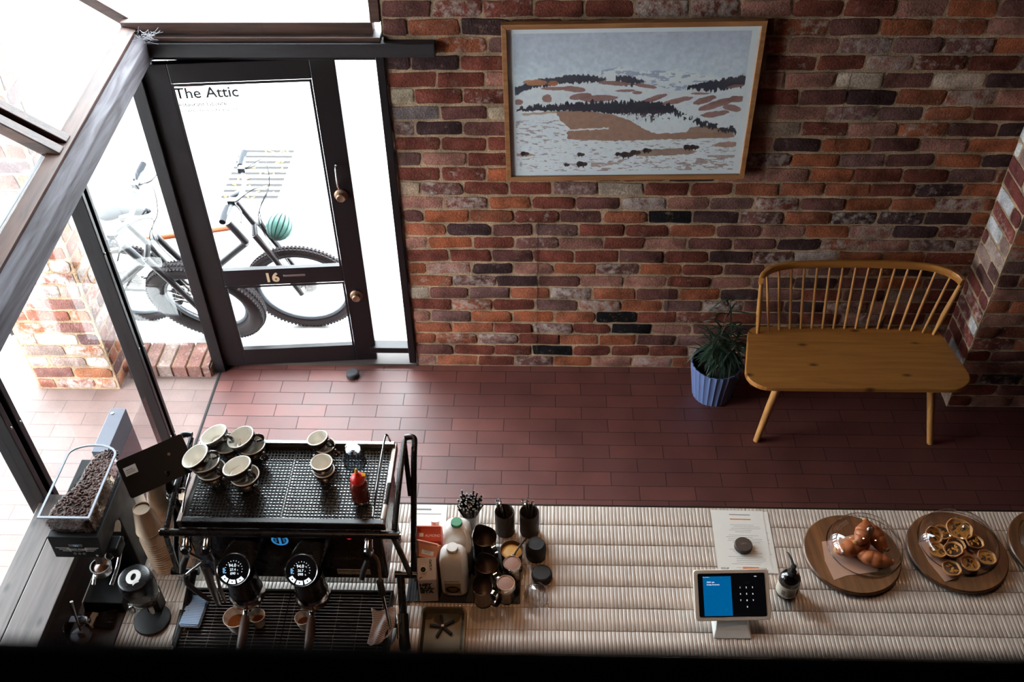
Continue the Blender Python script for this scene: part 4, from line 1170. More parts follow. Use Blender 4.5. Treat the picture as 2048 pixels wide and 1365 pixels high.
# ------------------------------------------------------------------ espresso machine
M['tray'] = P('bright_tray_steel', (238, 241, 243), .26, .9, var=.04, rvar=.05)
em = thing('espresso_machine', (-.14, -2.2, CZ), 'black two-group espresso machine with tube frame and cup tray on top', 'espresso machine')
EX0, EX1 = -.50, .225
BY0, BY1 = -2.235, -1.905          # body front, back
mb = MB(); mb.box(EX0 + .035, EX1 - .03, BY0, BY1, 1.10, 1.385); bod = mb.build('body', M['black'], em, bevel=.008)
mb = MB(); mb.box(EX0 + .03, EX1 - .03, BY0 - .004, BY1 + .0, 1.386, 1.397); mb.build('tray_base', M['tray'], em)
mb = MB()
z0, z1 = 1.397, 1.436
mb.box(EX0 + .035, EX1 - .015, BY1 - .004, BY1 + .012, z0, z1 + .008); mb.build('tray_rim', M['steel'], em, bevel=.003); mb = MB(); mb.box(EX0 + .035, EX1 - .015, BY0 - .012, BY0 + .012, z0, z1 - .006); mb.build('tray_rim', M['black'], em, bevel=.004); mb = MB()
mb.box(EX0 + .022, EX0 + .038, BY0 - .012, BY1 + .012, z0, z1 - .004); mb.build('tray_rim', M['dsteel'], em, bevel=.003); mb = MB(); mb.box(EX1 - .024, EX1 - .008, BY0 - .012, BY1 + .012, z0, z1 - .004)
mb.build('tray_rim', M['dsteel'], em, bevel=.003)
# cup grid: two rubber-coated grilles
for (gx0, gx1) in ((EX0 + .045, -.142), (-.136, EX1 - .03)):
    mb = MB(); n = int((gx1 - gx0) / .0118); dx = (gx1 - gx0) / n
    for i in range(n + 1): mb.box(gx0 + i * dx - .0014, gx0 + i * dx + .0014, BY0 + .016, BY1 - .008, 1.412, 1.418)
    m2 = 24; dy = (BY1 - BY0 - .024) / m2
    for i in range(m2 + 1): mb.box(gx0, gx1, BY0 + .016 + i * dy - .0013, BY0 + .016 + i * dy + .0013, 1.4125, 1.4185)
    mb.build('cup_grid', M['blackm'], em)
# front bar and tube frame
def etube(name, pts, r=.011, sp=3, n=12, m='black'):
    k = MB(); k.tube(pts, r, n, smooth_pts=sp); return k.build(name, M[m], em, smooth=50)
mb = MB(); mb.tube([(-.535, -2.262, 1.392), (.262, -2.262, 1.392)], .013, 14); fb = mb.build('front_bar', M['black'], em, smooth=50)
mb = MB(); mb.cyl((-.536, -2.262, 1.392), (-.54, -2.262, 1.392), .006); mb.build('bolt', M['chrome'], fb); mb = MB(); mb.cyl((.263, -2.262, 1.392), (.267, -2.262, 1.392), .006); mb.build('bolt', M['chrome'], fb)
for s, x in ((-1, -.515), (1, .245)):
    etube('frame_tube', [(x, -2.25, 1.405), (x, -2.10, 1.438), (x, -1.90, 1.455)], .010)
    xo = x + s * (.055 if s < 0 else .035)
    etube('frame_tube', [(x, -1.885, 1.455), (x + s * .03, -1.885, 1.456), (xo, -1.905, 1.44), (xo, -1.955, 1.40), (xo, -2.20, 1.10)], .011, 4)
    etube('frame_tube', [(x, -2.27, 1.385), (xo - s * .01, -2.215, 1.10)], .010, 0 if False else 1)
    etube('frame_tube', [(xo - s * .012, -2.03, 1.31), (x, -1.905, 1.448)], .009, 1)
    etube('frame_tube', [(x - s * .03, -2.215, 1.10), (xo + s * .012, -2.215, 1.10)], .013, 1)
    etube('leg', [(x - s * .01, -2.22, 1.10), (x + s * .005, -2.33, 1.02)], .014, 1)
    mb = MB(); mb.tube([(x + s * .005, -2.33, 1.03), (x + s * .015, -2.415, .992), (x + s * .018, -2.43, .974)], [.018, .019, .02], 14); mb.build('foot', M['blackm'], em, smooth=50)
    mb = MB(); mb.tube([(x + s * -.012, -2.335, 1.038), (x + s * -.004, -2.41, 1.0)], .007, 8); mb.build('foot_trim', M['chrome'], em, smooth=50)
    mb = MB(); mb.cyl((x - s * .07, -1.95, 1.10), (x - s * .07, -1.95, .9535), .015, .02); mb.build('leg', M['black'], em, smooth=50)
# drip tray with its wire grille
mb = MB(); mb.box(-.52, .20, -2.62, -2.235, .985, 1.003); mb.box(-.525, -.515, -2.62, -2.23, .985, 1.025); mb.box(.195, .205, -2.62, -2.23, .985, 1.025); mb.box(-.525, .205, -2.24, -2.23, .985, 1.025)
mb.build('drip_tray', M['blackm'], em, bevel=.002)
for gx0, gx1 in ((-.512, -.165), (-.16, .192)):
    mb = MB()
    for i in range(29): y = -2.25 - i * .0127; mb.tube([(gx0, y, 1.02), (gx1, y, 1.02)], .0017, 6)
    for i in range(5): x = gx0 + .02 + i * (gx1 - gx0 - .04) / 4; mb.tube([(x, -2.245, 1.0165), (x, -2.61, 1.0165)], .0017, 6)
    mb.build('drip_grille', M['dsteel'], em, smooth=50)
mb = MB(); mb.box(-.49, -.17, -2.60, -2.25, .9535, .985); mb.build('tray_support', M['blackm'], em)
# groups
def ring_tick(mb, c, Mx, r, a, l, w):
    p = Vector(c) + Mx @ Vector((r * math.cos(a), r * math.sin(a), .0012)); t = Mx @ Matrix.Rotation(a, 3, 'Z')
    mb.obox(p, (l, w, .0006), M=t)
for gi, (gx, tm) in enumerate(((-.293, '27.4'), (-.066, '26.7'))):
    c = Vector((gx, -2.335, 1.292)); d = Vector((.06 if gi == 0 else .03, -.60, .80)).normalized(); Mx = axes(d, (0, 0, 1))
    # arm from the panel forward, then the head with its slanted display
    p0_ = Vector((gx + .045, -2.228, 1.322)); rings = []
    for k in range(9):
        t_ = k / 8; cc_ = p0_.lerp(c - d * .001, t_) + Vector((0, 0, .012 * math.sin(PI * t_))); rr_ = .046 + .0085 * t_
        nrm_ = axes((Vector((0, -1, 0)).lerp(d, t_ ** .7)), (0, 0, 1)); rings.append([cc_ + nrm_ @ Vector((rr_ * math.cos(2 * PI * q_ / 36), rr_ * math.sin(2 * PI * q_ / 36), 0)) for q_ in range(36)])
    mb = MB(); mb.rings(rings); grp = mb.build('group_head', M['black'], em, smooth=40)
    mb = MB(); mb.lathe([(.0535, -.014), (.0555, -.006), (.0555, .001), (.0535, .003), (.0515, .001)], 44, c, Mx, cap=(False, False)); mb.build('bezel', M['chrome'], grp, smooth=40)
    mb = MB(); mb.lathe([(.052, -.002), (.052, .0), (.001, .0)], 44, c, Mx); dsp = mb.build('display', M['screen'], grp)
    rt = Mx @ Vector((1, 0, 0)); upv = Mx @ Vector((0, 1, 0)); off_ = d * .0008
    def T(s, size, x, y): text('digits', s, size, M['lit'], dsp, c + rt * x + upv * y + off_, rt, upv, 'CENTER', .0002)
    T('94.0', .0145, -.004, .0085); T('°C', .006, .0155, .0085); T(tm, .0115, -.003, -.0045); T('s', .006, .0125, -.0045); T('090', .0115, -.003, -.017); T('%', .006, .0135, -.017)
    mb = MB()
    for k in range(13): ring_tick(mb, c, Mx, .028, R_(-20 + 220 * k / 12), .0032, .0011)
    mb.build('dial_ticks', M['lit'], dsp)
    mb = MB()
    for a0, a1 in ((168, 182), (184, 198)):
        P_ = [Vector((r * math.cos(R_(a)), r * math.sin(R_(a)), 0)) for r, aa in ((.030, (a0, (a0 + a1) / 2, a1)), (.036, (a1, (a0 + a1) / 2, a0))) for a in aa]
        mb.rings([[c + Mx @ (p + Vector((0, 0, z))) for p in P_] for z in (.0006, .0012)])
    mb.build('level_bar', M['lit_blue'], dsp)
    for a0 in (207, 243, 291 - 12 + 0):
        a0 = {207: 209, 243: 247, 279: 285}[a0] if a0 in (207, 243, 279) else a0
        aa = [a0 + 30 * k / 6 for k in range(7)]
        P_ = [Vector((.034 * math.cos(R_(a)), .034 * math.sin(R_(a)), 0)) for a in aa] + [Vector((.0475 * math.cos(R_(a)), .0475 * math.sin(R_(a)), 0)) for a in aa[::-1]]
        mb = MB(); mb.rings([[c + Mx @ (p + Vector((0, 0, z))) for p in P_] for z in (.0006, .0014)])
        bt = mb.build('button', M['lit'], dsp)
        am = R_(a0 + 15); mb = MB(); mb.lathe([(.0028, 0), (.0018, .0004)], 10, c + Mx @ Vector((.041 * math.cos(am), .041 * math.sin(am), .0015)), Mx); mb.build('cup_symbol', M['ink'], dsp)
    # chrome body of the group and the portafilter locked below it
    b0 = c + Vector((.012, .012, -.035))
    mb = MB(); mb.lathe([(.050, .0), (.052, -.03), (.054, -.105), (.058, -.118), (.058, -.132), (.05, -.14), (.02, -.14)], 36, b0, cap=(False, True)); mb.build('group_body', M['black'], em, smooth=35)
    mb = MB(); mb.lathe([(.055, -.095), (.0595, -.105), (.062, -.116), (.062, -.132), (.0585, -.138)], 36, b0, cap=(False, False)); mb.build('collar', M['chrome'], em, smooth=35)
    pf = b0 + Vector((.0, 0, -.15))
    mb = MB(); mb.lathe([(.035, -.012), (.04, .0), (.04, .012)], 28, pf); mb.tube([pf + Vector((0, -.035, 0)), pf + Vector((.004, -.075, -.004))], [.010, .011], 12)
    mb.tube([pf + Vector((-.018, 0, -.008)), pf + Vector((-.026, -.004, -.03)), pf + Vector((-.026, -.004, -.04))], .008, 10); mb.tube([pf + Vector((.018, 0, -.008)), pf + Vector((.026, -.004, -.03)), pf + Vector((.026, -.004, -.04))], .008, 10)
    pfo = mb.build('portafilter', M['chrome'], em, smooth=40)
    mb = MB(); mb.tube([pf + Vector((.004, -.072, -.004)), pf + Vector((.007, -.11, -.008)), pf + Vector((.012, -.20, -.016))], [.0125, .0165, .015], 16, smooth_pts=3); mb.build('handle', M['darkwood'], pfo, smooth=50)
# panel marks
mb = MB(); c = Vector((-.152, BY0 - .003, 1.325))
mb.lathe([(.030, 0), (.030, .002), (.001, .002)], 36, c + Vector((0, .002, 0)), axes((0, -1, 0))); pd = mb.build('brew_dial', M['screen'], em)
mb = MB(); mb.lathe([(.029, .0022), (.022, .0026), (.029, .0026)], 36, c + Vector((0, .002, 0)), axes((0, -1, 0)), cap=(False, False)); mb.box(c.x - .004, c.x + .004, c.y - .0016, c.y - .0006, c.z - .02, c.z + .02)
for s in (-1, 1):
    for k in (-1, 0, 1): mb.box(c.x + s * .014 - .004, c.x + s * .014 + .004, c.y - .0012, c.y - .0006, c.z + k * .008 - .0012, c.z + k * .008 + .0012)
mb.build('dial_light', M['lit_cyan'], pd, smooth=40)
mb = MB(); mb.torus((.085, BY0 - .003, 1.345), .0085, .0016, 24, 6, axes((0, -1, 0)), arc=R_(290), a0=R_(125)); mb.build('power_light', M['lit_red'], em)
text('maker_name', 'SANREMO', .022, M['dsteel'], bod, (.015, BY0 - .0012, 1.215), (1, 0, 0), (0, 0, 1))
mb = MB(); mb.box(.02, .135, BY0 - .0015, BY0 - .0005, 1.13, 1.158); lb = mb.build('rating_label', M['label_w'], em)
text('label_text', 'SANREMO coffee machines', .0085, M['ink'], lb, (.023, BY0 - .0018, 1.147), (1, 0, 0), (0, 0, 1)); text('label_text', 'CR 2 GR  220-240 V', .007, M['ink_soft'], lb, (.023, BY0 - .0018, 1.136), (1, 0, 0), (0, 0, 1))
# steam and water taps
def tap(x, wand):
    t = MB(); t.tube([(x, -2.236, 1.375), (x, -2.262, 1.368), (x, -2.285, 1.352)], [.013, .014, .016], 16); t.lathe([(.016, -.012), (.019, -.006), (.019, .004), (.014, .010), (.012, .014), (.001, .015)], 20, (x, -2.296, 1.345), axes((0, -.8, .3)))
    o = t.build('steam_tap', M['chrome'], em, smooth=40)
    return o
tp = tap(-.452, 0)
mb = MB(); mb.tube([(-.455, -2.30, 1.315), (-.470, -2.315, 1.285), (-.478, -2.325, 1.255)], [.011, .012, .010], 12); mb.build('lever_grip', M['rubber'], tp, smooth=50)
mb = MB(); mb.tube([(-.45, -2.295, 1.33), (-.415, -2.30, 1.30), (-.41, -2.305, 1.285), (-.468, -2.315, 1.235), (-.48, -2.318, 1.21)], .0045, 8, smooth_pts=3); mb.build('lever', M['chrome'], tp, smooth=50)
mb = MB(); mb.tube([(-.478, -2.31, 1.22), (-.475, -2.325, 1.19), (-.43, -2.34, 1.14), (-.405, -2.345, 1.12)], [.011, .010, .008, .006], 10, smooth_pts=3); mb.build('steam_wand', M['rubber'], tp, smooth=50)
tp = tap(-.382, 0)
mb = MB(); mb.tube([(-.375, -2.295, 1.34), (-.365, -2.305, 1.30), (-.368, -2.315, 1.24), (-.366, -2.33, 1.15), (-.36, -2.335, 1.10)], [.004, .004, .0045, .007, .006], 10, smooth_pts=3); mb.build('steam_wand', M['dsteel'], tp, smooth=50)
mb = MB(); mb.tube([(-.425, -2.262, 1.20), (-.415, -2.29, 1.13), (-.395, -2.32, 1.06)], [.015, .014, .011], 14); mb.build('water_spout', M['dsteel'], em, smooth=50)
tp = tap(.157, 0)
mb = MB(); mb.tube([(.152, -2.305, 1.31), (.140, -2.325, 1.285), (.132, -2.34, 1.255)], [.009, .0105, .009], 12); mb.build('lever_grip', M['rubber'], tp, smooth=50)
mb = MB(); mb.tube([(.165, -2.295, 1.34), (.185, -2.30, 1.31), (.188, -2.31, 1.25), (.185, -2.32, 1.20)], .0055, 10, smooth_pts=3); mb.build('wand_elbow', M['brass'], tp, smooth=50)
mb = MB(); mb.tube([(.185, -2.318, 1.21), (.19, -2.33, 1.15)], [.012, .012], 12); mb.build('wand_sleeve', M['rubber'], tp, smooth=50)
mb = MB(); mb.tube([(.19, -2.33, 1.155), (.202, -2.36, 1.08), (.21, -2.385, 1.03)], [.0055, .0055, .0065], 10); mb.build('steam_wand', M['chrome'], tp, smooth=50)
mb = MB(); mb.tube([(.195, -1.90, 1.45), (.19, -1.915, 1.50), (.182, -1.93, 1.49), (.175, -2.10, 1.462), (.172, -2.215, 1.43)], .0035, 8, smooth_pts=3); mb.build('cup_rail', M['chrome'], em, smooth=50)
mb = MB(); mb.tube([(-.475, -1.90, 1.44), (-.47, -1.95, 1.475), (-.47, -2.12, 1.46), (-.468, -2.21, 1.43)], .0035, 8, smooth_pts=3); mb.build('cup_rail', M['chrome'], em, smooth=50)

# ------------------------------------------------------------------ crockery on the machine
TOP = 1.4188
def make_cup(name, R, Hc, label, group, tilt=(0, 0), at=(0, 0, 0), hz=0):
    t = thing(name, (0, 0, 0), label, 'cup', group)
    mb = MB()
    pr = [(R * .44, 0), (R * .46, .003), (R * .62, Hc * .16), (R * .84, Hc * .45), (R * .96, Hc * .78), (R, Hc - .001), (R - .0015, Hc + .0008), (R - .0045, Hc), (R * .90, Hc * .70), (R * .72, Hc * .35), (R * .42, Hc * .12), (.001, Hc * .10)]
    mb.lathe(pr, 40, cap=(True, False), mis=[0, 0, 0, 0, 0, 1, 1, 1, 1, 1, 1, 1])
    o = mb.build('bowl', [M['cup_out'], M['cup_in']], None, smooth=50); o.parent = t
    mb = MB(); mb.tube([(R * 1.0, 0, Hc * .80), (R * 1.18, 0, Hc * .86), (R * 1.42, 0, Hc * .66), (R * 1.32, 0, Hc * .42), (R * .86, 0, Hc * .38)], [.0045, .0055, .006, .005, .0045], 10, smooth_pts=4)
    o = mb.build('handle', M['cup_out'], None, smooth=50); o.parent = t
    return t
def put(t, loc, rot, label=None, group=None):
    t.location = loc; t.rotation_euler = rot
    if label: t['label'] = label
    if group: t['group'] = group
    return t
G1 = 'large cappuccino cups stacked on the machine'; G2 = 'small coffee cups on the machine'
big = make_cup('cappuccino_cup', .050, .066, 'x', G1)
BIGS = [
    # bottom cups stand on the grid, the next rest in them, a little askew
    ((-.372, -1.945, TOP), (0, 0, -.5), 'dark cappuccino cup under the leaning one in the back stack nearest the window'),
    ((-.388, -1.950, TOP + .046), (0, R_(-20), -.3), 'leaning cappuccino cup on top of the back stack nearest the window'),
    ((-.283, -1.950, TOP), (0, 0, -.6), 'lower cappuccino cup of the back pair next to the open grid'),
    ((-.293, -1.953, TOP + .045), (0, R_(-17), .05), 'upper cappuccino cup of the back pair next to the open grid'),
    ((-.395, -2.065, TOP), (0, 0, -.6), 'lowest cappuccino cup of the front stack half hidden by the tablet'),
    ((-.401, -2.067, TOP + .036), (0, R_(-8), -.5), 'middle cappuccino cup of the front stack half hidden by the tablet'),
    ((-.408, -2.068, TOP + .080), (0, R_(-22), .1), 'topmost cappuccino cup of the front stack half hidden by the tablet'),
    ((-.275, -2.088, TOP), (0, 0, -.75), 'lower cappuccino cup of the stack standing nearest the front middle'),
    ((-.281, -2.090, TOP + .042), (0, R_(-15), -.5), 'upper cappuccino cup of the stack standing nearest the front middle'),
]
for i, (l, r, lab) in enumerate(BIGS):
    put(big if i == 0 else copy_tree(big), l, r, lab)
small = make_cup('coffee_cup', .038, .060, 'x', G2)
SM = [((-.028, -1.945, TOP), (0, 0, -.4), 'lower small dark cup of the pair beside the upturned glass'),
      ((-.036, -1.948, TOP + .038), (0, R_(-12), -.3), 'upper small dark cup of the pair beside the upturned glass'),
      ((-.012, -2.055, TOP), (0, 0, 2.3), 'lower small dark cup of the front pair in the middle of the grid'),
      ((-.014, -2.056, TOP + .040), (0, 0, 2.3), 'upper small dark cup of the front pair in the middle of the grid')]
for i, (l, r, lab) in enumerate(SM):
    put(small if i == 0 else copy_tree(small), l, r, lab)
# upturned cut-glass tumbler
mb = MB()
fc = lambda a, z: 1 + .02 * math.cos(a * 10)
mb.lathe([(.040, 0), (.0405, .012), (.037, .03), (.033, .052), (.0285, .076), (.026, .086), (.021, .090), (.012, .088), (.001, .087)], 60, (.078, -1.975, TOP), mod=fc, cap=(False, False))
mb.lathe([(.0375, 0), (.0345, .03), (.030, .052), (.0255, .072), (.001, .074)], 60, (.078, -1.975, TOP), mod=fc, cap=(False, False))
tag(mb.build('tumbler', M['tumbler'], smooth=60, loc=(.078, -1.975, TOP)), 'upturned fluted glass tumbler on the machine beside small cups', 'glass')
# sauce bottle
sb = thing('sauce_bottle', (.121, -2.135, TOP), 'brown squeeze bottle with red and yellow top standing on the machine grid', 'bottle')
mb = MB(); mb.lathe([(.026, 0), (.030, .004), (.031, .02), (.0295, .045), (.031, .07), (.029, .085), (.022, .095), (.018, .10)], 32, (.121, -2.135, TOP)); mb.build('body', M['sauce'], sb, smooth=50)
mb = MB(); mb.lathe([(.0225, .096), (.0235, .099), (.0235, .112), (.020, .120), (.012, .126), (.007, .133), (.005, .145), (.001, .146)], 28, (.121, -2.135, TOP)); mb.build('cap', M['red'], sb, smooth=40)
mb = MB(); mb.lathe([(.0065, .140), (.0055, .150), (.003, .158), (.001, .159)], 14, (.121, -2.135, TOP)); mb.obox((.139, -2.128, TOP + .118), (.013, .016, .008), (0, .5, .3)); mb.build('nozzle_tip', M['yellow'], sb, smooth=40)
# marker pen on the frame
mk = thing('marker_pen', (.212, -2.17, 1.452), 'black marker pen with a white cap lying along the machine frame', 'pen')
mb = MB(); mb.tube([(.217, -2.10, 1.462), (.212, -2.185, 1.452)], .0068, 12); mb.build('barrel', M['ink'], mk, smooth=50)
mb = MB(); mb.tube([(.212, -2.185, 1.452), (.209, -2.232, 1.446), (.2085, -2.238, 1.4455)], [.0078, .0078, .005], 12); mb.build('cap', M['white'], mk, smooth=50)
mb = MB(); mb.box(.2085, .2125, -2.165, -2.155, 1.4585, 1.461); mb.box(.2095, .2135, -2.15, -2.14, 1.4595, 1.462); mb.build('stripe', M['red'], mk)

# ------------------------------------------------------------------ order tablet on its arm
tb = thing('order_tablet', (-.575, -2.10, 1.45), 'black tablet seen from behind with a small white sticker, on an arm', 'tablet')
# plane through four corners seen in the photograph
A = Vector((-.700, -2.075, 1.545)); Bc = Vector((-.505, -1.975, 1.575)); Cc = Vector((-.452, -2.080, 1.475))
ex = (Bc - A).normalized(); nn = ex.cross((Cc - Bc)).normalized()
if nn.y > 0: nn = -nn
ey = nn.cross(ex).normalized()
ctr = (A + Cc) / 2
T3 = Matrix(((ex.x, ey.x, nn.x), (ex.y, ey.y, nn.y), (ex.z, ey.z, nn.z)))
w2, h2 = .112, .068
def rrect(w, h, r, n=5):
    p = []
    for qx, qy, a0 in ((1, 1, 0), (-1, 1, 90), (-1, -1, 180), (1, -1, 270)):
        for k in range(n + 1):
            t = R_(a0 + 90 * k / n); p.append((qx * (w - r) + r * math.cos(t), qy * (h - r) + r * math.sin(t)))
    return p
mb = MB(); mb.prism([(x + .003, y) for x, y in rrect(w2 + .003, h2, .009)], -.006, .0, M=T3, o=ctr); mb.build('case', M['tabblack'], tb, smooth=40)
mb = MB(); mb.obox(ctr + T3 @ Vector((-.077, .022 if ey.z > 0 else .022, .0012)), (.042, .030, .0008), M=T3); st_ = mb.build('sticker', M['paper'], tb)
mb = MB(); mb.obox(ctr + T3 @ Vector((-.08, .026, .0018)), (.024, .002, .0004), M=T3); mb.obox(ctr + T3 @ Vector((-.078, .020, .0018)), (.03, .0015, .0004), M=T3); mb.obox(ctr + T3 @ Vector((-.078, .015, .0018)), (.03, .0015, .0004), M=T3); mb.build('sticker_print', M['ink_soft'], st_)
mb = MB(); mb.lathe([(.005, 0), (.005, .001), (.001, .001)], 16, ctr + T3 @ Vector((.055, .020, 0)), T3); mb.build('camera_lens', M['dsteel'], tb)
mb = MB(); mb.tube([ctr + T3 @ Vector((.03, -.03, -.008)), (-.535, -2.115, 1.44), (-.528, -2.125, 1.40), (-.512, -2.13, 1.33), (-.505, -2.05, 1.12)], [.012, .014, .012, .012, .012], 14); mb.build('arm', M['black'], tb, smooth=50)
mb = MB(); mb.ball((-.532, -2.125, 1.418), (.016, .016, .013), 16, 10); mb.cyl((-.532, -2.125, 1.412), (-.53, -2.127, 1.392), .016, .014); mb.build('ball_joint', M['chrome'], tb, smooth=50)
mb = MB(); mb.tube([(-.518, -2.115, 1.43), (-.49, -2.11, 1.432), (-.47, -2.125, 1.425)], .004, 8, smooth_pts=3); mb.build('clamp_lever', M['black'], tb, smooth=50)

# ------------------------------------------------------------------ coffee grinder with bean hopper
gd = thing('coffee_grinder', (-.83, -2.2, CZ), 'black coffee grinder with a clear hopper full of beans', 'grinder')
HX0, HX1, HY0, HY1, HZ0, HZ1 = -.880, -.716, -2.315, -2.005, 1.436, 1.535
mb = MB()
mb.rings([[Vector(p) for p in r] for r in ([(-.905, -2.15, .951), (-.755, -2.15, .951), (-.755, -1.99, .951), (-.905, -1.99, .951)], [(-.905, -2.15, .985), (-.755, -2.15, .985), (-.755, -1.99, .985), (-.905, -1.99, .985)])])
mb.build('base', M['blackm'], gd, bevel=.004)
mb = MB(); mb.box(-.90, -.752, -2.12, -1.985, .985, 1.33); mb.build('column', M['blackm'], gd, bevel=.006)
mb = MB(); mb.rings([[Vector(p) for p in r] for r in ([(-.893, -2.314, 1.316), (-.732, -2.314, 1.316), (-.732, -1.99, 1.316), (-.893, -1.99, 1.316)], [(-.885, -2.318, 1.434), (-.716, -2.318, 1.434), (-.716, -1.985, 1.434), (-.885, -1.985, 1.434)])])
hd = mb.build('head', M['blackm'], gd, bevel=.003)
# front panel graphics
fu = Vector((0, -.004, .116)).normalized(); fn = Vector((0, -.116, -.033)).normalized() * -1
fn = Vector((1, 0, 0)).cross(fu)
def F(x, z, d=.001): 
    t = (z - 1.318) / .116
    return Vector((x, -2.314 - .004 * t, z)) + fn * d
mb = MB()
for s in (-1, 1):
    for k, (x0, l) in enumerate(((.072, .044), (.062, .034), (.052, .024))):
        a = F(-.803 + s * .028, 1.374 - k * .0085); b = F(-.803 + s * (.028 + l), 1.374 - k * .0085)
        mb.bar(a, b, .0021, .0006, fn)
    mb.bar(F(-.803 + s * .028, 1.376), F(-.803 + s * .026, 1.352), .0021, .0006, fn)
mb.bar(F(-.828, 1.3605), F(-.803, 1.357), .0014, .0006, fn); mb.bar(F(-.803, 1.357), F(-.778, 1.3605), .0014, .0006, fn)
mb.build('panel_lines', M['lit'] if False else M['white'], hd)
text('maker_name', 'Victoria Arduino', .0105, M['white'], hd, F(-.803, 1.364), (1, 0, 0), fu, 'CENTER')
mb = MB(); mb.obox(F(-.803, 1.388), (.046, .0012, .012), M=Matrix(((1, 0, 0), (0, -fn.y * -1, fu.y), (0, fn.z, fu.z)))); mb.build('display', M['ink_soft'], hd)
text('display_digits', '7.0 s', .009, M['lit_blue'], hd, F(-.803, 1.3845, .002), (1, 0, 0), fu, 'CENTER')
for k in (-1, 0, 1):
    mb = MB(); mb.lathe([(.0052, 0), (.0052, .002), (.0035, .0025), (.0035, .001), (.001, .001)], 18, F(-.803 + k * .015, 1.343), axes(fn)); mb.build('button', M['steel'], hd)
mb = MB(); mb.box(-.752, -.746, 0, 0, 0, 0) if False else mb.obox(F(-.748, 1.331), (.007, .0008, .008)); mb.build('badge', M['white'], hd)
# hopper walls, open clear box with a heavy rim and rounded back
def hop(z, s=0.0):
    p = [(HX0 + s, HY0 + s), (HX1 - s, HY0 + s)]
    w = (HX1 - HX0) / 2 - s; cx = (HX0 + HX1) / 2
    for k in range(0, 11):
        t = R_(k * 18); p.append((cx + w * math.cos(t), HY1 - .045 + (.045 - s) * math.sin(t)))
    return [Vector((x, y, z)) for x, y in p]
def tap_(pts, k, cx=(HX0 + HX1) / 2, cy=(HY0 + HY1) / 2): return [Vector((cx + (p.x - cx) * k, cy + (p.y - cy) * k, p.z)) for p in pts]
mb = MB()
mb.rings([tap_(hop(HZ0, .002), .93), hop(HZ1, .002)], cap0=True, cap1=False); mb.rings([tap_(hop(HZ0 + .002, .005), .93), hop(HZ1, .005)], cap0=False, cap1=False)
mb.build('hopper', M['clear'], gd, smooth=30)
mb = MB(); mb.rings([hop(HZ1 - .004, -.003), hop(HZ1 + .001, -.003), hop(HZ1 + .001, .004), hop(HZ1 - .004, .004)], cap0=False, cap1=False)
M['rim'] = glass_mat('clear_rim', (.82, .85, .9), 2.4, .9, .15)
mb.build('hopper_rim', M['rim_glint'], gd)
M['beancore'] = P('bean_shadow', (26, 17, 14), .8, var=.2)
# heap of beans, banked up against the right side
def heap_z(x, y):
    u = (x - HX0) / (HX1 - HX0); v = (y - HY0) / (HY1 - HY0)
    e = 1 / (1 + math.exp(-(u - .0 - .42 * (v) + .05 * math.sin(v * 9)) * 18))
    return HZ0 + .004 + .074 * e + .01 * math.sin(u * 5 + v * 3) * e
mb = MB(); nx, ny = 22, 30; vs = []; kk = .955
cx, cy = (HX0 + HX1) / 2, (HY0 + HY1) / 2
gridp = []
for j in range(ny + 1):
    for i in range(nx + 1):
        u = -1 + 2 * i / nx; v = -1 + 2 * j / ny
        if v > .6: u = u * math.sqrt(max(0.04, 1 - ((v - .6) / .4) ** 2 * .85))
        x = cx + u * (HX1 - HX0) / 2 * .925; y = cy + v * (HY1 - HY0) / 2 * .95
        z = heap_z(x, y); k = .93 + .07 * (z - HZ0) / .1
        vs.append(Vector((cx + (x - cx) * k * .985, cy + (y - cy) * k * .985, z - .004)))
W1 = nx + 1; fs = [(j * W1 + i, j * W1 + i + 1, (j + 1) * W1 + i + 1, (j + 1) * W1 + i) for j in range(ny) for i in range(nx)]
n0 = len(vs); bt = [Vector((cx + (p.x - cx) * .97, cy + (p.y - cy) * .97, HZ0 + .003)) for p in vs]
edge = [i for i in range(W1)] + [j * W1 + nx for j in range(1, ny + 1)] + [ny * W1 + i for i in range(nx - 1, -1, -1)] + [j * W1 for j in range(ny - 1, 0, -1)]
mb.add(vs + bt, fs + [(edge[k], n0 + edge[k], n0 + edge[(k + 1) % len(edge)], edge[(k + 1) % len(edge)]) for k in range(len(edge))])
rnd = random.Random(6)
def bean(p, n=None):
    Rm = Euler((rnd.uniform(0, 6.3), rnd.uniform(0, 6.3), rnd.uniform(0, 6.3))).to_matrix()
    mb.ball(p, (.0064, .0046, .0036), 8, 5, Rm, mi=1)
for i in range(1150):
    u = rnd.uniform(-1, 1); v = rnd.uniform(-1, 1)
    if v > .6: u *= math.sqrt(max(.04, 1 - ((v - .6) / .4) ** 2 * .85))
    x = cx + u * (HX1 - HX0) / 2 * .92; y = cy + v * (HY1 - HY0) / 2 * .94
    z = heap_z(x, y)
    if z < HZ0 + .016: continue
    k = .93 + .07 * (z - HZ0) / .1
    bean(Vector((cx + (x - cx) * k * .98, cy + (y - cy) * k * .98, z - .004 + rnd.uniform(-.001, .002))))
for i in range(650):   # against the front, right and back walls
    s = rnd.random(); zt = rnd.uniform(HZ0 + .004, HZ1)
    if s < .42: x = rnd.uniform(HX0, HX1); y = HY0
    elif s < .9: x = HX1; y = rnd.uniform(HY0, HY1 - .05)
    else: x = rnd.uniform(cx, HX1); y = HY1
    xx = cx + (x - cx) * .925; yy = cy + (y - cy) * .95
    if zt > heap_z(xx, yy): continue
    k = .93 + .07 * (zt - HZ0) / .1
    bean(Vector((cx + (xx - cx) * k, cy + (yy - cy) * k, zt)))
bh = mb.build('coffee_beans', [M['beancore'], M['bean']], loc=(cx, cy, HZ0), smooth=60)
tag(bh, 'heap of dark roasted coffee beans inside the clear hopper', 'coffee beans', kind='stuff')
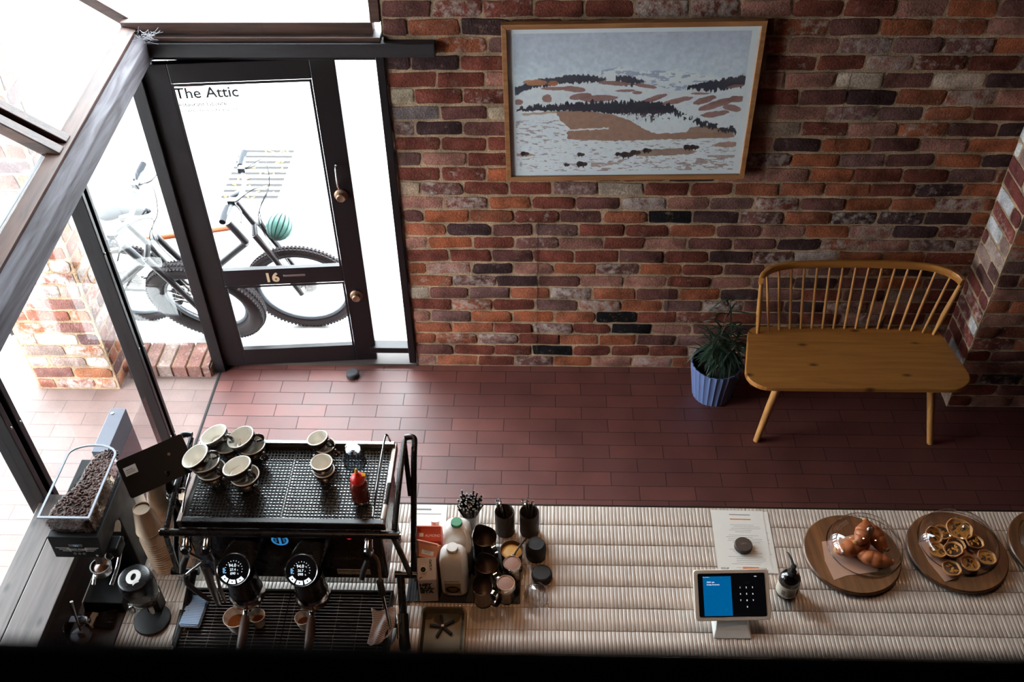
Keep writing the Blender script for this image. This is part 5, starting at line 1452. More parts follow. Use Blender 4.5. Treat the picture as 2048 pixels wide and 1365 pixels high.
# spout, fork and knob
mb = MB(); mb.rings([[Vector((-.800, -2.255, 1.317)), Vector((-.768, -2.255, 1.317)), Vector((-.768, -2.20, 1.317)), Vector((-.800, -2.20, 1.317))], [Vector((-.790, -2.285, 1.235)), Vector((-.768, -2.285, 1.235)), Vector((-.768, -2.26, 1.235)), Vector((-.790, -2.26, 1.235))]]); mb.build('spout', M['dsteel'], gd, bevel=.002)
mb = MB(); mb.tube([(-.83, -2.12, 1.17), (-.838, -2.22, 1.14), (-.832, -2.29, 1.12)], .007, 10, smooth_pts=3); mb.tube([(-.77, -2.12, 1.17), (-.763, -2.22, 1.14), (-.77, -2.29, 1.12)], .007, 10, smooth_pts=3); mb.build('fork', M['chrome'], gd, smooth=50)
mb = MB(); mb.obox((-.735, -2.235, 1.27), (.05, .06, .05)); mb.build('switch_block', M['blackm'], gd, bevel=.006)
mb = MB(); mb.lathe([(.014, 0), (.014, .008), (.0115, .009), (.0115, .006), (.006, .006), (.006, .008), (.001, .008)], 26, (-.74, -2.268, 1.265), axes((0, -.75, .65))); mb.build('knob', M['chrome'], gd, smooth=40)
mb = MB(); mb.prism([(0, 0), (.024, 0), (.024, .02), (.018, .036), (.012, .040), (.006, .036), (0, .02)], 0, .003, M=axes((0, -.6, .8), (0, 1, .7)), o=(-.733, -2.205, 1.315)); mb.build('tag', M['rose_carton'] if False else M['cup_in'], gd)
# portafilter basket with grounds held by the fork
bk = thing('portafilter_basket', (-.80, -2.255, 1.15), 'metal portafilter basket of ground coffee held in the grinder fork', 'portafilter')
mb = MB(); mb.lathe([(.022, -.012), (.030, -.004), (.033, .02), (.036, .030), (.036, .034), (.032, .034), (.030, .018), (.001, .014)], 32, (-.80, -2.255, 1.155), cap=(True, False)); mb.build('basket', M['steel'], bk, smooth=40)
mb = MB(); mb.lathe([(.031, .022), (.020, .030), (.001, .036)], 24, (-.80, -2.255, 1.155), cap=(False, False)); mb.build('grounds', M['coffee_dark'], bk, smooth=60)
# knock box in front of the grinder
kb = thing('knock_box', (-.845, -2.23, CZ), 'low black box with a pale edge in front of the grinder', 'box')
mb = MB(); mb.rings([[Vector(p) for p in r] for r in ([(-.915, -2.295, .951), (-.765, -2.295, .951), (-.765, -2.165, .951), (-.915, -2.165, .951)], [(-.91, -2.285, 1.0), (-.768, -2.285, 1.0), (-.768, -2.165, 1.0), (-.91, -2.165, 1.0)])])
mb.build('case', M['blackm'], kb, bevel=.004)
mb = MB(); mb.tube([(-.911, -2.168, 1.0), (-.911, -2.283, 1.0), (-.915, -2.297, .96)], .002, 6); mb.build('pale_edge', M['cup_in'], kb)  # pale line down the left edge

# automatic tamper
ta = thing('automatic_tamper', (-.665, -2.30, CZ), 'black barrel-shaped automatic tamper with a white Q badge', 'tamper')
mb = MB(); mb.lathe([(.062, 0), (.065, .006), (.062, .014), (.05, .018), (.001, .018)], 40, (-.655, -2.325, .9525)); mb.box(-.675, -.625, -2.30, -2.255, .965, 1.07); mb.build('base', M['blackm'], ta, smooth=35)
tax = Vector((-.02, -.06, 1)).normalized(); Mt = axes(tax, (0, 1, 0)); to = Vector((-.662, -2.30, 1.065))
mb = MB(); mb.lathe([(.036, 0), (.046, .004), (.054, .03), (.0595, .07), (.0595, .10), (.0565, .122), (.053, .130), (.046, .133), (.001, .1335)], 44, to, Mt); bt_ = mb.build('body', M['black'], ta, smooth=40)
mb = MB(); mb.torus(to + Mt @ Vector((0, 0, .004)), .050, .0018, 44, 6, Mt); mb.build('trim_ring', M['steel'], ta, smooth=50)
top = to + Mt @ Vector((0, 0, .1345))
rt = Vector((1, .05, .02)).normalized(); upv = tax.cross(rt).normalized()
mb = MB()
pts_o = [(.025 * math.cos(t), .028 * math.sin(t)) for t in [2 * PI * k / 28 for k in range(28)]]
pts_i = [(.009 * math.cos(t), .014 * math.sin(t)) for t in [2 * PI * k / 28 for k in range(28)]]
def tp3(p, h): return top + rt * p[0] + upv * p[1] + tax * h
mb.rings([[tp3(p, 0) for p in pts_i], [tp3(p, .0012) for p in pts_i], [tp3(p, .0012) for p in pts_o], [tp3(p, 0) for p in pts_o]], cap0=False, cap1=False)
mb.rings([[tp3(p, h) for p in ((.002, -.024), (.006, -.035), (.012, -.026), (.024, -.020), (.018, -.010))] for h in (0, .0012)])
mb.build('badge', M['white'], bt_)
text('brand_text', 'PUQpress', .008, M['steel'], bt_, to + Vector((-.012, -.0605, .045)), (1, 0, 0), (0, -.05, 1), 'CENTER')
for s in (-1, 1):
    mb = MB(); mb.rings([[Vector((-.662 + s * .034 + x, -2.345 + y, z)) for x, y in ((-.008, -.006), (.008, -.006), (.008, .006), (-.008, .006))] for z in (1.035, 1.075)]); mb.build('guide_fork', M['steel'], ta, bevel=.005, seg=3)

# ------------------------------------------------------------------ paper cups
def make_paper_cup(name, r_rim, r_base, h, mat, label, group, up=False, lid=None):
    t = thing(name, (0, 0, 0), label, 'paper cup', group)
    mb = MB()
    if up:
        mb.lathe([(r_base, 0), (r_rim, h), (r_rim + .0012, h + .0005), (r_rim + .0012, h + .002), (r_rim - .001, h + .0022), (r_rim - .001, h), (r_base - .001, .004), (.001, .004)], 36, cap=(True, False))
    else:    # upside down: rim on the counter, recessed base on top
        mb.lathe([(r_rim - .001, 0), (r_rim + .0012, 0), (r_rim + .0012, .002), (r_rim, .0025), (r_base, h), (r_base - .0015, h), (r_base - .002, h - .007), (.001, h - .007)], 36, cap=(False, False))
    o = mb.build('cup_body', M[mat], None, smooth=40); o.parent = t
    return t
GP = 'upturned paper cups in the %s stack'
pc = make_paper_cup('paper_cup', .047, .030, .112, 'kraft', 'x', 'x')
first = True
def pstack(x, y, n, z0, step, lean, lab_top, lab_rest, grp, scale=1, top_extra=0):
    global first
    for i in range(n):
        c = pc if first else copy_tree(pc)
        first = False
        top_ = i == n - 1
        zz = z0 + i * step + (top_extra if top_ else 0)
        c.location = (x + lean[0] * (zz - z0), y + lean[1] * (zz - z0), zz); c.scale = (scale, scale, scale)
        c.rotation_euler = (-lean[1], lean[0], i * .7)
        c['label'] = lab_top if top_ else lab_rest; c['group'] = grp
pstack(-.676, -2.085, 16, .9535, .0127, (-.02, -.01), 'topmost upturned paper cup of the tall stack between grinder and machine', 'nested paper cup showing only its edge, in the tall front stack beside the machine', 'cups in the tall front stack', top_extra=.035)
pstack(-.652, -1.975, 24, .9535, .012, (-.02, -.02), 'topmost paper cup of the ribbed stack beneath the tablet', 'nested paper cup showing only its edge, in the ribbed stack beneath the tablet', 'cups in the ribbed stack')
pstack(-.570, -1.985, 3, .9535, .10, (0, 0), 'uppermost paper cup of the slim stack behind the tablet arm', 'lower paper cup of the slim stack behind the tablet arm', 'cups in the slim stack', .8)
pstack(-.600, -2.105, 2, .9535, .03, (0, 0), 'upper upturned paper cup glimpsed through the machine frame on the window side', 'lower upturned paper cup glimpsed through the machine frame on the window side', 'cups behind the frame', .72)
# filled cups on the drip grille
def filled(name, x, y, r_rim, r_base, h, liq, lf, label):
    t = thing(name, (x, y, 1.0218), label, 'paper cup')
    mb = MB(); mb.lathe([(r_base, 0), (r_rim, h), (r_rim + .0012, h + .0005), (r_rim + .0012, h + .002), (r_rim - .001, h + .0022), (r_rim - .001, h), (r_base - .001, .004), (.001, .004)], 40, (x, y, 1.0218), cap=(True, False)); mb.build('cup_body', M['white_cup'], t, smooth=40)
    rl = r_base + (r_rim - r_base) * lf - .0016
    mb = MB(); mb.lathe([(rl, h * lf), (rl * .6, h * lf + .0004), (.001, h * lf)], 32, (x, y, 1.0218), cap=(False, False)); mb.build('coffee', M[liq], t, smooth=60)
    return t
filled('paper_cup', -.318, -2.385, .041, .028, .062, 'coffee', .45, 'wide white paper cup of golden espresso beneath the left spout')
filled('paper_cup', -.248, -2.372, .027, .019, .052, 'coffee_dark', .45, 'small white paper cup of espresso just right of the wide cup')
filled('paper_cup', -.088, -2.378, .027, .019, .052, 'coffee_dark', .45, 'small white paper cup of espresso beneath the right spout')

# ------------------------------------------------------------------ left front corner: jug, brush, blade
jg = thing('glass_jug', (-.885, -2.40, CZ), 'small clear glass jug with a metal spoon standing in it', 'jug')
mb = MB(); mb.lathe([(.030, .0), (.034, .004), (.040, .03), (.041, .06), (.037, .085), (.039, .094)], 32, (-.885, -2.40, .951), cap=(True, False)); mb.lathe([(.028, .006), (.038, .03), (.039, .06), (.035, .085), (.037, .094)], 32, (-.885, -2.40, .951), cap=(True, False)); mb.build('jug_body', M['clear'], jg, smooth=50)
mb = MB(); mb.torus((-.885, -2.40, 1.045), .038, .002, 30, 6); mb.build('rim', M['rim'], jg, smooth=60)
mb = MB(); mb.lathe([(.036, .008), (.038, .02), (.03, .024), (.001, .02)], 24, (-.885, -2.40, .951)); mb.build('contents', M['clay'], jg, smooth=50)
sp = thing('metal_spoon', (-.885, -2.40, .97), 'steel spoon leaning in the small glass jug', 'spoon')
mb = MB(); mb.tube([(-.878, -2.40, .975), (-.885, -2.375, 1.06), (-.889, -2.355, 1.115)], [.004, .0045, .006], 10); mb.build('handle', M['steel'], sp, smooth=50)
mb = MB(); mb.ball((-.876, -2.406, .985), (.014, .006, .02), 12, 8); mb.build('bowl', M['steel'], sp, smooth=60)
sc = thing('scoop', (-.95, -2.365, .98), 'pale grey-handled scoop with a hole in its handle, lying behind the glass jug', 'scoop')
mb = MB(); pts = rrect(.048, .0125, .0122); hole = [(-.034 + .006 * math.cos(2 * PI * k / 24), .006 * math.sin(2 * PI * k / 24)) for k in range(24)]
mb.prism(pts, 0, .005, o=(-.945, -2.345, .985)); mb.build('handle', M['clay'], sc, bevel=.0015)
mb = MB(); mb.lathe([(.0062, 0), (.001, .0004)], 20, (-.978, -2.345, .9903)); mb.build('hole', M['ink'], sc)
mb = MB(); mb.ball((-.888, -2.348, .985), (.026, .018, .012), 18, 8); mb.build('bowl', M['steel'], sc, smooth=60)
br = thing('counter_brush', (-.86, -2.33, CZ), 'counter brush with pale wooden block and black bristles', 'brush')
mb = MB(); mb.obox((-.868, -2.332, .962), (.026, .055, .02), (0, 0, -.15)); mb.build('block', M['white_cup'], br, bevel=.003)
mb = MB(); rnd = random.Random(12)
for i in range(240):
    y0 = rnd.uniform(-.026, .026); z = rnd.uniform(.954, .972)
    mb.tube([(-.856, -2.332 + y0, z), (-.83, -2.33 + y0 * 1.2, z + rnd.uniform(-.002, .004)), (-.795 + rnd.uniform(-.01, .01), -2.325 + y0 * 1.5 + rnd.uniform(-.004, .004), z - .002 if z > .96 else .9535)], .0009, 3)
o = mb.build('bristles', M['brush_b'], br); o['kind'] = 'stuff'

# ------------------------------------------------------------------ cloths
def cloth_mat(name, base, stripe):
    m, t, b = nt(name); N = t.nodes; L = t.links
    tc = N.new('ShaderNodeTexCoord'); sx = N.new('ShaderNodeSeparateXYZ'); L.new(tc.outputs['Object'], sx.inputs[0])
    def mth(op, a, bb, c=None):
        n = N.new('ShaderNodeMath'); n.operation = op
        for i, v in enumerate((a, bb, c)):
            if v is None: continue
            if isinstance(v, (int, float)): n.inputs[i].default_value = v
            else: L.new(v, n.inputs[i])
        return n.outputs[0]
    z = mth('PINGPONG', sx.outputs['X'], .0028, None)
    yy = mth('ADD', sx.outputs['Y'], z)
    fr = mth('PINGPONG', yy, .0032, None); st = mth('GREATER_THAN', fr, .0017)
    mx = N.new('ShaderNodeMix'); mx.data_type = 'RGBA'; mx.inputs[6].default_value = (*lin(base), 1); mx.inputs[7].default_value = (*lin(stripe), 1)
    L.new(st, mx.inputs[0]); L.new(mx.outputs[2], b.inputs['Base Color']); b.inputs['Roughness'].default_value = .9
    return m
M['cloth_b'] = cloth_mat('blue_wave_cloth', (190, 204, 222), (84, 128, 178)); M['cloth_g'] = cloth_mat('grey_wave_cloth', (206, 196, 196), (120, 112, 118))
mb = MB()
for k in range(5):
    w = .036 - .0006 * k; z = 1.0225 + k * .0042
    mb.rings([[Vector((-.486 + x + .002 * math.sin(k * 2), -2.335 + y + .002 * math.cos(k * 3), z + dz)) for x, y in rrect(w, .058, .006)] for dz in (0, .0038)])
tag(mb.build('folded_cloth', M['cloth_b'], loc=(-.486, -2.335, 1.0225), bevel=.0012), 'blue wave-striped cloth folded flat on the drip grille', 'cloth')
bpy.data.objects['folded_cloth'].rotation_euler = (0, 0, R_(-3))
mb = MB(); n = 18; vs = []
for j in range(n + 1):
    for i in range(n + 1):
        u = i / n; v = j / n
        x = .135 + .085 * u * (1 - .15 * v) + .012 * math.sin(v * 3); y = -2.31 - .13 * v - .012 * math.sin(u * 5)
        z = 1.0235 + .006 + .008 * math.sin(u * 11 + v * 4) * (.4 + .6 * v) + .006 * math.cos(v * 9 + u * 3) + .012 * math.exp(-((u - .5) ** 2 + (v - .3) ** 2) * 10)
        vs.append(Vector((x, y, max(1.0235, z))))
fs = [(j * (n + 1) + i, j * (n + 1) + i + 1, (j + 1) * (n + 1) + i + 1, (j + 1) * (n + 1) + i) for j in range(n) for i in range(n)]
mb.add(vs, fs); o = mb.build('crumpled_cloth', M['cloth_g'], loc=(.178, -2.37, 1.0225), smooth=80); sm_ = o.modifiers.new('s', 'SOLIDIFY'); sm_.thickness = .0018; sm_.offset = 1
tag(o, 'grey wave-striped cloth crumpled under the steam wand', 'cloth')

# ------------------------------------------------------------------ bar mat, cartons, milk
mt = MB(); mt.box(.244, .655, -2.232, -1.985, .9528, .9555)
for i in range(40): x = .25 + i * .0103; mt.box(x, x + .005, -2.23, -1.987, .9555, .9575)
tag(mt.build('bar_mat', M['rubber'], loc=(.45, -2.11, .9528)), 'black ribbed rubber bar mat under the milk and pitchers', 'mat')
MZ = .9578
def carton(name, cx, cy, w, d, h, roof, label, body, roofm, rz=0, cap=None, slant=False):
    t = thing(name, (cx, cy, MZ), label, 'carton', rz=0)
    Mz = Matrix.Rotation(rz, 3, 'Z')
    def pt(x, y, z): return Vector((cx, cy, MZ)) + Mz @ Vector((x, y, z))
    mb = MB(); mb.rings([[pt(x, y, z) for x, y in ((-w / 2, -d / 2), (w / 2, -d / 2), (w / 2, d / 2), (-w / 2, d / 2))] for z in (0, h)]); mb.build('carton_body', M[body], t, bevel=.002)
    mb = MB()
    if slant:   # single sloping roof face towards the front, sharp back edge
        mb.rings([[pt(-w / 2, y, z) for y, z in ((-d / 2, h), (d / 2, h), (d / 2, h + roof))], [pt(w / 2, y, z) for y, z in ((-d / 2, h), (d / 2, h), (d / 2, h + roof))]])
    else:
        mb.rings([[pt(-w / 2, y, z) for y, z in ((-d / 2, h), (d / 2, h), (.003, h + roof), (-.003, h + roof))], [pt(w / 2, y, z) for y, z in ((-d / 2, h), (d / 2, h), (.003, h + roof), (-.003, h + roof))]])
        mb.rings([[pt(x, y, z) for x, y in ((-w / 2, -.0025), (w / 2, -.0025), (w / 2, .0025), (-w / 2, .0025))] for z in (h + roof - .002, h + roof + .014)])
    mb.build('gable', M[roofm], t, bevel=.001)
    return t, pt, Mz
ca, pt, Mz = carton('milk_carton', .322, -2.045, .092, .066, .155, .03, 'bright red carton with a white screw cap, rearmost of the cartons', 'red_carton', 'red_carton')
fr_ = Vector((0, -.033, .03)).normalized(); 
mb = MB(); mb.cyl(pt(.022, .018, .163), pt(.022, .012 + .02, .190), .0155, .0148, 24); mb.build('screw_cap', M['white'], ca, smooth=40)
mb = MB(); mb.rings([[pt(x, y, z) for x, y, z in ((-.04, .006, .1815), (.005, .006, .1815), (.005, .028, .1625), (-.04, .028, .1625))], [pt(x, y, z + .0008) for x, y, z in ((-.04, .006, .1815), (.005, .006, .1815), (.005, .028, .1625), (-.04, .028, .1625))]]); mb.build('white_panel', M['paper'], ca)
text('carton_text', 'ALMOND', .013, M['white'], ca, pt(-.012, -.0225, .1658), (1, 0, 0), (0, .74, .67)); mb = MB(); mb.obox(pt(-.026, -.0185, .1715), (.016, .013, .0008), (R_(42), 0, 0)); mb.build('print_patch', M['cup_in'], ca)
cb, pt, Mz = carton('milk_carton', .318, -2.112, .094, .066, .148, .036, 'dull red carton with a peach roof and white print, middle of the three cartons', 'rose_carton', 'peach', R_(-14))
rz_ = Mz @ Vector((1, 0, 0)); ru = Mz @ Vector((0, .033, .034)).normalized()
mb = MB(); nrm = rz_.cross(ru); mb.obox(pt(.012, -.0165, .1665) + nrm * .0006, (.045, .026, .0008), M=Matrix(((rz_.x, ru.x, nrm.x), (rz_.y, ru.y, nrm.y), (rz_.z, ru.z, nrm.z)))); pn = mb.build('white_panel', M['paper'], cb)
for k in range(4): 
    mb = MB(); mb.obox(pt(.012, -.0165, .1665) + ru * (.009 - k * .005) + nrm * .0012, (.034 - k * .004, .0014, .0004), M=Matrix(((rz_.x, ru.x, nrm.x), (rz_.y, ru.y, nrm.y), (rz_.z, ru.z, nrm.z)))); mb.build('print_line', M['ink_soft'], pn)
text('carton_text', 'OPEN HERE', .007, M['ink_red'], cb, pt(-.03, -.004, .1835), rz_, ru)
cc, pt, Mz = carton('oat_milk_carton', .327, -2.200, .066, .062, .135, .046, 'white oat milk carton with heavy black lettering and open spout, front of the cartons', 'oat', 'oat', R_(4), slant=True)
rz_ = Mz @ Vector((1, 0, 0)); ru = Mz @ Vector((0, .062, .046)).normalized(); nrm = rz_.cross(ru)
mb = MB(); mb.lathe([(.0125, 0), (.0125, .006), (.0095, .006), (.0095, .002), (.001, .002)], 26, pt(-.012, -.002, .157), Matrix(((rz_.x, ru.x, nrm.x), (rz_.y, ru.y, nrm.y), (rz_.z, ru.z, nrm.z)))); spt = mb.build('spout', M['cup_in'], cc, smooth=40)
mb = MB(); mb.lathe([(.0092, .003), (.001, .0034)], 22, pt(-.012, -.002, .157), Matrix(((rz_.x, ru.x, nrm.x), (rz_.y, ru.y, nrm.y), (rz_.z, ru.z, nrm.z))), cap=(False, False)); mb.build('opening', M['ink'], spt)
for k, s_ in enumerate(('HEY', 'BAR-', 'ISTA')):
    o = text('carton_text', s_, .0235, M['ink'], cc, pt(-.029, -.0318, .098 - k * .021), rz_, (0, 0, 1), bold=.0012)
text('carton_text', 'OATLY!', .011, M['ink'], cc, pt(.010, .026, .176) + nrm * .001, -ru, rz_, bold=.0005)
mb = MB(); mb.obox(pt(-.022, -.024, .1405) + nrm * .001, (.012, .003, .0006), M=Matrix.Rotation(.6, 3, 'Z')); mb.build('print_mark', M['ink'], cc)

def milk(name, cx, cy, w, d, h, label, capm, jug):
    t = thing(name, (cx, cy, MZ), label, 'milk bottle')
    def sq(k, z, ww=w, dd=d, e=3.6, oy=0):
        r = []
        for i in range(36):
            a = 2 * PI * i / 36; c, s = math.cos(a), math.sin(a)
            r.append(Vector((cx + k * ww / 2 * math.copysign(abs(c) ** (2 / e), c), cy + oy + k * dd / 2 * math.copysign(abs(s) ** (2 / e), s), MZ + z)))
        return r
    mb = MB(); prof = [(.90, 0), (.98, .006), (1, .02), (1, h * .66), (.985, h * .76), (.94, h * .83), (.83, h * .895), (.60, h * .94), (.38, h * .958), (.36, h * .972)]
    mb.rings([sq(k, z, e=3.6 if k > .9 else 2.9 if k > .5 else 2) for k, z in prof]); o = mb.build('bottle_body', M['hdpe'], t, smooth=60)
    mb = MB(); mb.lathe([(.0195, 0), (.0205, .002), (.0205, .012), (.019, .0145), (.001, .0145)], 36, (cx, cy, MZ + h * .965), mod=lambda a, z: 1 + .012 * math.cos(a * 36)); mb.build('cap', M[capm], t, smooth=40)
    if jug:
        mb = MB(); mb.tube([(cx + .016, cy - .004, MZ + h * .95), (cx + .034, cy - .022, MZ + h * .90), (cx + .043, cy - .040, MZ + h * .74), (cx + .040, cy - .046, MZ + h * .60), (cx + .034, cy - .043, MZ + h * .52)], [.008, .010, .011, .011, .009], 12, smooth_pts=4); mb.build('handle', M['hdpe'], t, smooth=60)
    return t
milk('milk_bottle', .428, -2.062, .100, .100, .245, 'green-capped plastic milk bottle behind the white-capped one', 'green', True)
mk2 = milk('milk_bottle', .420, -2.168, .098, .086, .240, 'white-capped plastic milk bottle with a kraft paper label', 'white', False)
mb = MB(); mb.box(.386, .444, -2.2125, -2.2112, .985, 1.045); lb = mb.build('paper_label', M['kraftlabel'], mk2)
mb = MB(); pts = [(.415 + .026 * math.cos(R_(a)), 1.008 + .02 * math.sin(R_(a))) for a in range(0, 360, 15)]
mb.rings([[Vector((x, -2.2126, z)) for x, z in pts], [Vector((x, -2.2134, z)) for x, z in pts]]); mb.build('oval', M['ink'], lb)
mb = MB(); mb.box(.400, .431, -2.2142, -2.2135, 1.006, 1.018); mb.box(.405, .425, -2.2142, -2.2135, .998, 1.004); mb.build('oval_print', M['brass'], lb)
mb = MB(); mb.box(.385, .44, -2.2122, -2.2114, 1.055, 1.057); mb.build('print_line', M['ink_soft'], mk2)

# ------------------------------------------------------------------ straws and spoons in tall pots
sc_ = thing('straw_tumbler', (.462, -1.925, CZ), 'steel tumbler packed with black straws at the back edge of the counter', 'tumbler')
mb = MB(); mb.lathe([(.027, 0), (.029, .004), (.033, .13), (.034, .135), (.032, .135), (.0275, .01), (.001, .01)], 36, (.462, -1.925, .9535), cap=(True, False)); mb.build('tumbler_body', M['steel'], sc_, smooth=40)
rnd = random.Random(9)
st0 = None
for i in range(72):
    a = i * 2.39996; r = .028 * math.sqrt((i + .5) / 72)
    bx, by = .462 + r * .72 * math.cos(a + 2.2), -1.925 + r * .72 * math.sin(a + 2.2)
    k = 1.85 if r > .015 else 1.3
    tx, ty = .466 + r * k * math.cos(a), -1.930 + r * k * math.sin(a); zt = 1.155 + rnd.uniform(-.012, .016)
    if st0 is None:
        mb = MB(); mb.lathe([(.0030, 0), (.0030, .19), (.0020, .19), (.0020, .17)], 10, cap=(True, False)); ob = mb.build('tube', M['tabblack'], None, smooth=50)
        st0 = thing('straw', (0, 0, 0), 'black drinking straw standing in the steel tumbler', 'straw', 'straws in the tumbler'); ob.parent = st0
        mb = MB(); mb.lathe([(.0028, .1905), (.0021, .1905)], 10, cap=(False, False)); o2 = mb.build('cut_end', M['paper'], None); o2.parent = st0
        s1 = st0
    else: s1 = copy_tree(st0)
    d = Vector((tx - bx, ty - by, zt - .966)); s1.location = (bx, by, .966)
    s1.rotation_euler = d.to_track_quat('Z', 'Y').to_euler(); s1.scale = (1, 1, d.length / .19)
spo = None
for hx, nm, grp in ((.592, 'left dark stoneware pot of spoons behind the pitchers', 'spoons in the left pot'), (.686, 'right dark stoneware pot of spoons at the counter edge', 'spoons in the right pot')):
    t = thing('cutlery_pot', (hx, -1.91, CZ), nm, 'pot')
    mb = MB(); mb.lathe([(.034, 0), (.0365, .004), (.0375, .118), (.036, .1215), (.0335, .118), (.0325, .01), (.001, .01)], 40, (hx, -1.91, .9535), cap=(True, False)); mb.build('pot_body', M['stone'], t, smooth=40)
    rnd = random.Random(int(hx * 1000)); nS = 8 if hx < .65 else 12
    for i in range(nS):
        if spo is None:
            spo = thing('teaspoon', (0, 0, 0), 'x', 'teaspoon', grp)
            mb = MB(); mb.tube([(0, 0, .0), (0, 0, .06), (0, .002, .115), (0, .003, .135)], [.0015, .002, .0032, .0038], 8); o = mb.build('handle', M['chrome'], None, smooth=50); o.parent = spo; s1 = spo
            mb = MB(); mb.ball((0, 0, -.004), (.011, .004, .017), 10, 6); o = mb.build('bowl', M['chrome'], None, smooth=50); o.parent = spo
        else: s1 = copy_tree(spo)
        if hx < .65: tx, ty = hx - .028 + rnd.uniform(-.008, .022), -1.905 + rnd.uniform(-.012, .026)
        else: tx, ty = hx - .008 + rnd.uniform(-.024, .026), -1.892 + rnd.uniform(-.016, .018)
        bx, by = hx + rnd.uniform(-.015, .015), -1.91 + rnd.uniform(-.014, .014)
        d = Vector((tx - bx, ty - by, .125)); s1.location = (bx, by, .981); s1.rotation_euler = d.to_track_quat('Z', 'Y').to_euler()
        s1['group'] = grp; s1['label'] = ('steel spoon standing in the left dark pot' if hx < .65 else 'steel spoon standing in the right dark pot')

# ------------------------------------------------------------------ pitchers, shakers, butter, caps
def pitcher(cx, cy, R, h, label, ha, milk_=False):
    t = thing('milk_pitcher', (cx, cy, MZ), label, 'pitcher')
    def sh_(a, z):
        k = max(0, math.cos(a - R_(118))) ** 10
        return 1 + (.30 * k * max(0, (z / h - .55) / .45) ** 2 if z > h * .55 else 0)
    mb = MB(); mb.lathe([(R * .86, 0), (R * .92, .003), (R * .92, h * .15), (R * .90, h * .4), (R * .92, h * .7), (R, h), (R - .0015, h + .001), (R * .9, h * .7), (R * .87, h * .4), (R * .86, .008), (.001, .008)], 48, (cx, cy, MZ), cap=(True, False), mod=sh_); mb.build('pitcher_body', M['dsteel'], t, smooth=50)
    mb = MB(); d = Vector((math.cos(R_(ha)), math.sin(R_(ha)), 0)); c = Vector((cx, cy, MZ)); sd = Vector((-d.y, d.x, 0))
    path = [c + d * (R * .95) + Vector((0, 0, h * .93)), c + d * (R * 1.25) + Vector((0, 0, h * .97)), c + d * (R * 1.62) + Vector((0, 0, h * .86)), c + d * (R * 1.6) + Vector((0, 0, h * .55)), c + d * (R * 1.4) + Vector((0, 0, h * .25)), c + d * (R * .92) + Vector((0, 0, h * .22))]
    rings = []
    for i, p in enumerate(path):
        dd = (path[min(i + 1, 5)] - path[max(i - 1, 0)]).normalized(); n = dd.cross(sd).normalized()
        rings.append([p + sd * a * .0075 + n * b * .0012 for a, b in ((-1, -1), (1, -1), (1, 1), (-1, 1))])
    mb.rings(rings); mb.build('handle', M['chrome'], t, smooth=60)
    return t
pitcher(.522, -2.022, .046, .112, 'tallest steel milk pitcher, rearmost of the three', -52)
pitcher(.535, -2.135, .042, .100, 'middle steel milk pitcher on the black mat', -52)
pitcher(.523, -2.222, .037, .086, 'smallest steel milk pitcher, at the front edge of the mat', -28)
bt = thing('butter_bowl', (.622, -2.045, MZ), 'brown bowl of yellow butter with a spoon in it', 'bowl')
mb = MB(); mb.lathe([(.034, 0), (.038, .004), (.0425, .055), (.0435, .06), (.041, .060), (.038, .046), (.035, .035), (.001, .035)], 40, (.622, -2.042, MZ), cap=(True, False)); mb.build('bowl_body', M['bowl'], bt, smooth=45)
mb = MB(); mb.lathe([(.0378, .042), (.030, .046), (.012, .0475), (.001, .046)], 32, (.622, -2.042, MZ), cap=(False, False), mod=lambda a, z: 1 + .01 * math.sin(a * 5)); mb.build('butter', M['butter'], bt, smooth=60)
bs = thing('butter_spoon', (.63, -2.05, 1.0), 'dark spoon stuck in the bowl of butter', 'spoon')
mb = MB(); mb.tube([(.632, -2.055, 1.006), (.648, -2.035, 1.02), (.675, -2.01, 1.045)], [.003, .0035, .005], 8); mb.build('handle', M['dsteel'], bs, smooth=50)
mb = MB(); mb.ball((.627, -2.060, 1.003), (.012, .008, .004), 12, 6); mb.build('bowl', M['dsteel'], bs, smooth=60)
def shaker(cx, cy, label, mesh=True):
    t = thing('cocoa_shaker', (cx, cy, MZ), label, 'shaker')
    mb = MB(); mb.lathe([(.026, 0), (.028, .003), (.026, .06), (.027, .078)], 36, (cx, cy, MZ)); mb.build('glass_body', M['steel'], t, smooth=45)
    mb = MB(); mb.lathe([(.029, .070), (.0345, .074), (.0345, .094), (.0325, .098), (.029, .098), (.0275, .095)], 40, (cx, cy, MZ), cap=(False, False)); mb.build('lid', M['chrome'], t, smooth=40)
    mb = MB(); mb.lathe([(.0275, .0955), (.015, .0975), (.001, .098)], 32, (cx, cy, MZ), cap=(False, False)); mb.build('mesh_top', M['cocoa'], t, smooth=60)
shaker(.626, -2.128, 'cocoa shaker with a steel lid just in front of the butter bowl'); shaker(.606, -2.212, 'cocoa shaker with a steel lid nearest the front of the mat')
def rcap(cx, cy, z, h, label, name, cat):
    t = thing(name, (cx, cy, .9525), label, cat)
    mb = MB(); mb.lathe([(.033, .0), (.037, .004), (.039, h * .5), (.0375, h * .78), (.030, h * .96), (.028, h * .95), (.012, h * .97), (.001, h * .975)], 40, (cx, cy, .953)); mb.build('lid', M['rubber'], t, smooth=50)
rcap(.712, -2.022, .95, .082, 'tall black domed lid standing beside the butter bowl', 'black_lid', 'lid'); rcap(.735, -2.118, .95, .034, 'flat black round lid lying between the tall lid and the glass dome', 'black_lid', 'lid')
mb = MB(); mb.lathe([(.040, 0), (.0455, .006), (.046, .025), (.040, .045), (.026, .058), (.008, .062), (.001, .062)], 48, (.717, -2.207, .953), cap=(True, False), mod=lambda a, z: 1 + .02 * math.cos(a * 18) * (z > .01)); mb.lathe([(.036, .003), (.042, .02), (.037, .04), (.024, .053), (.001, .057)], 48, (.717, -2.207, .953), cap=(True, False))
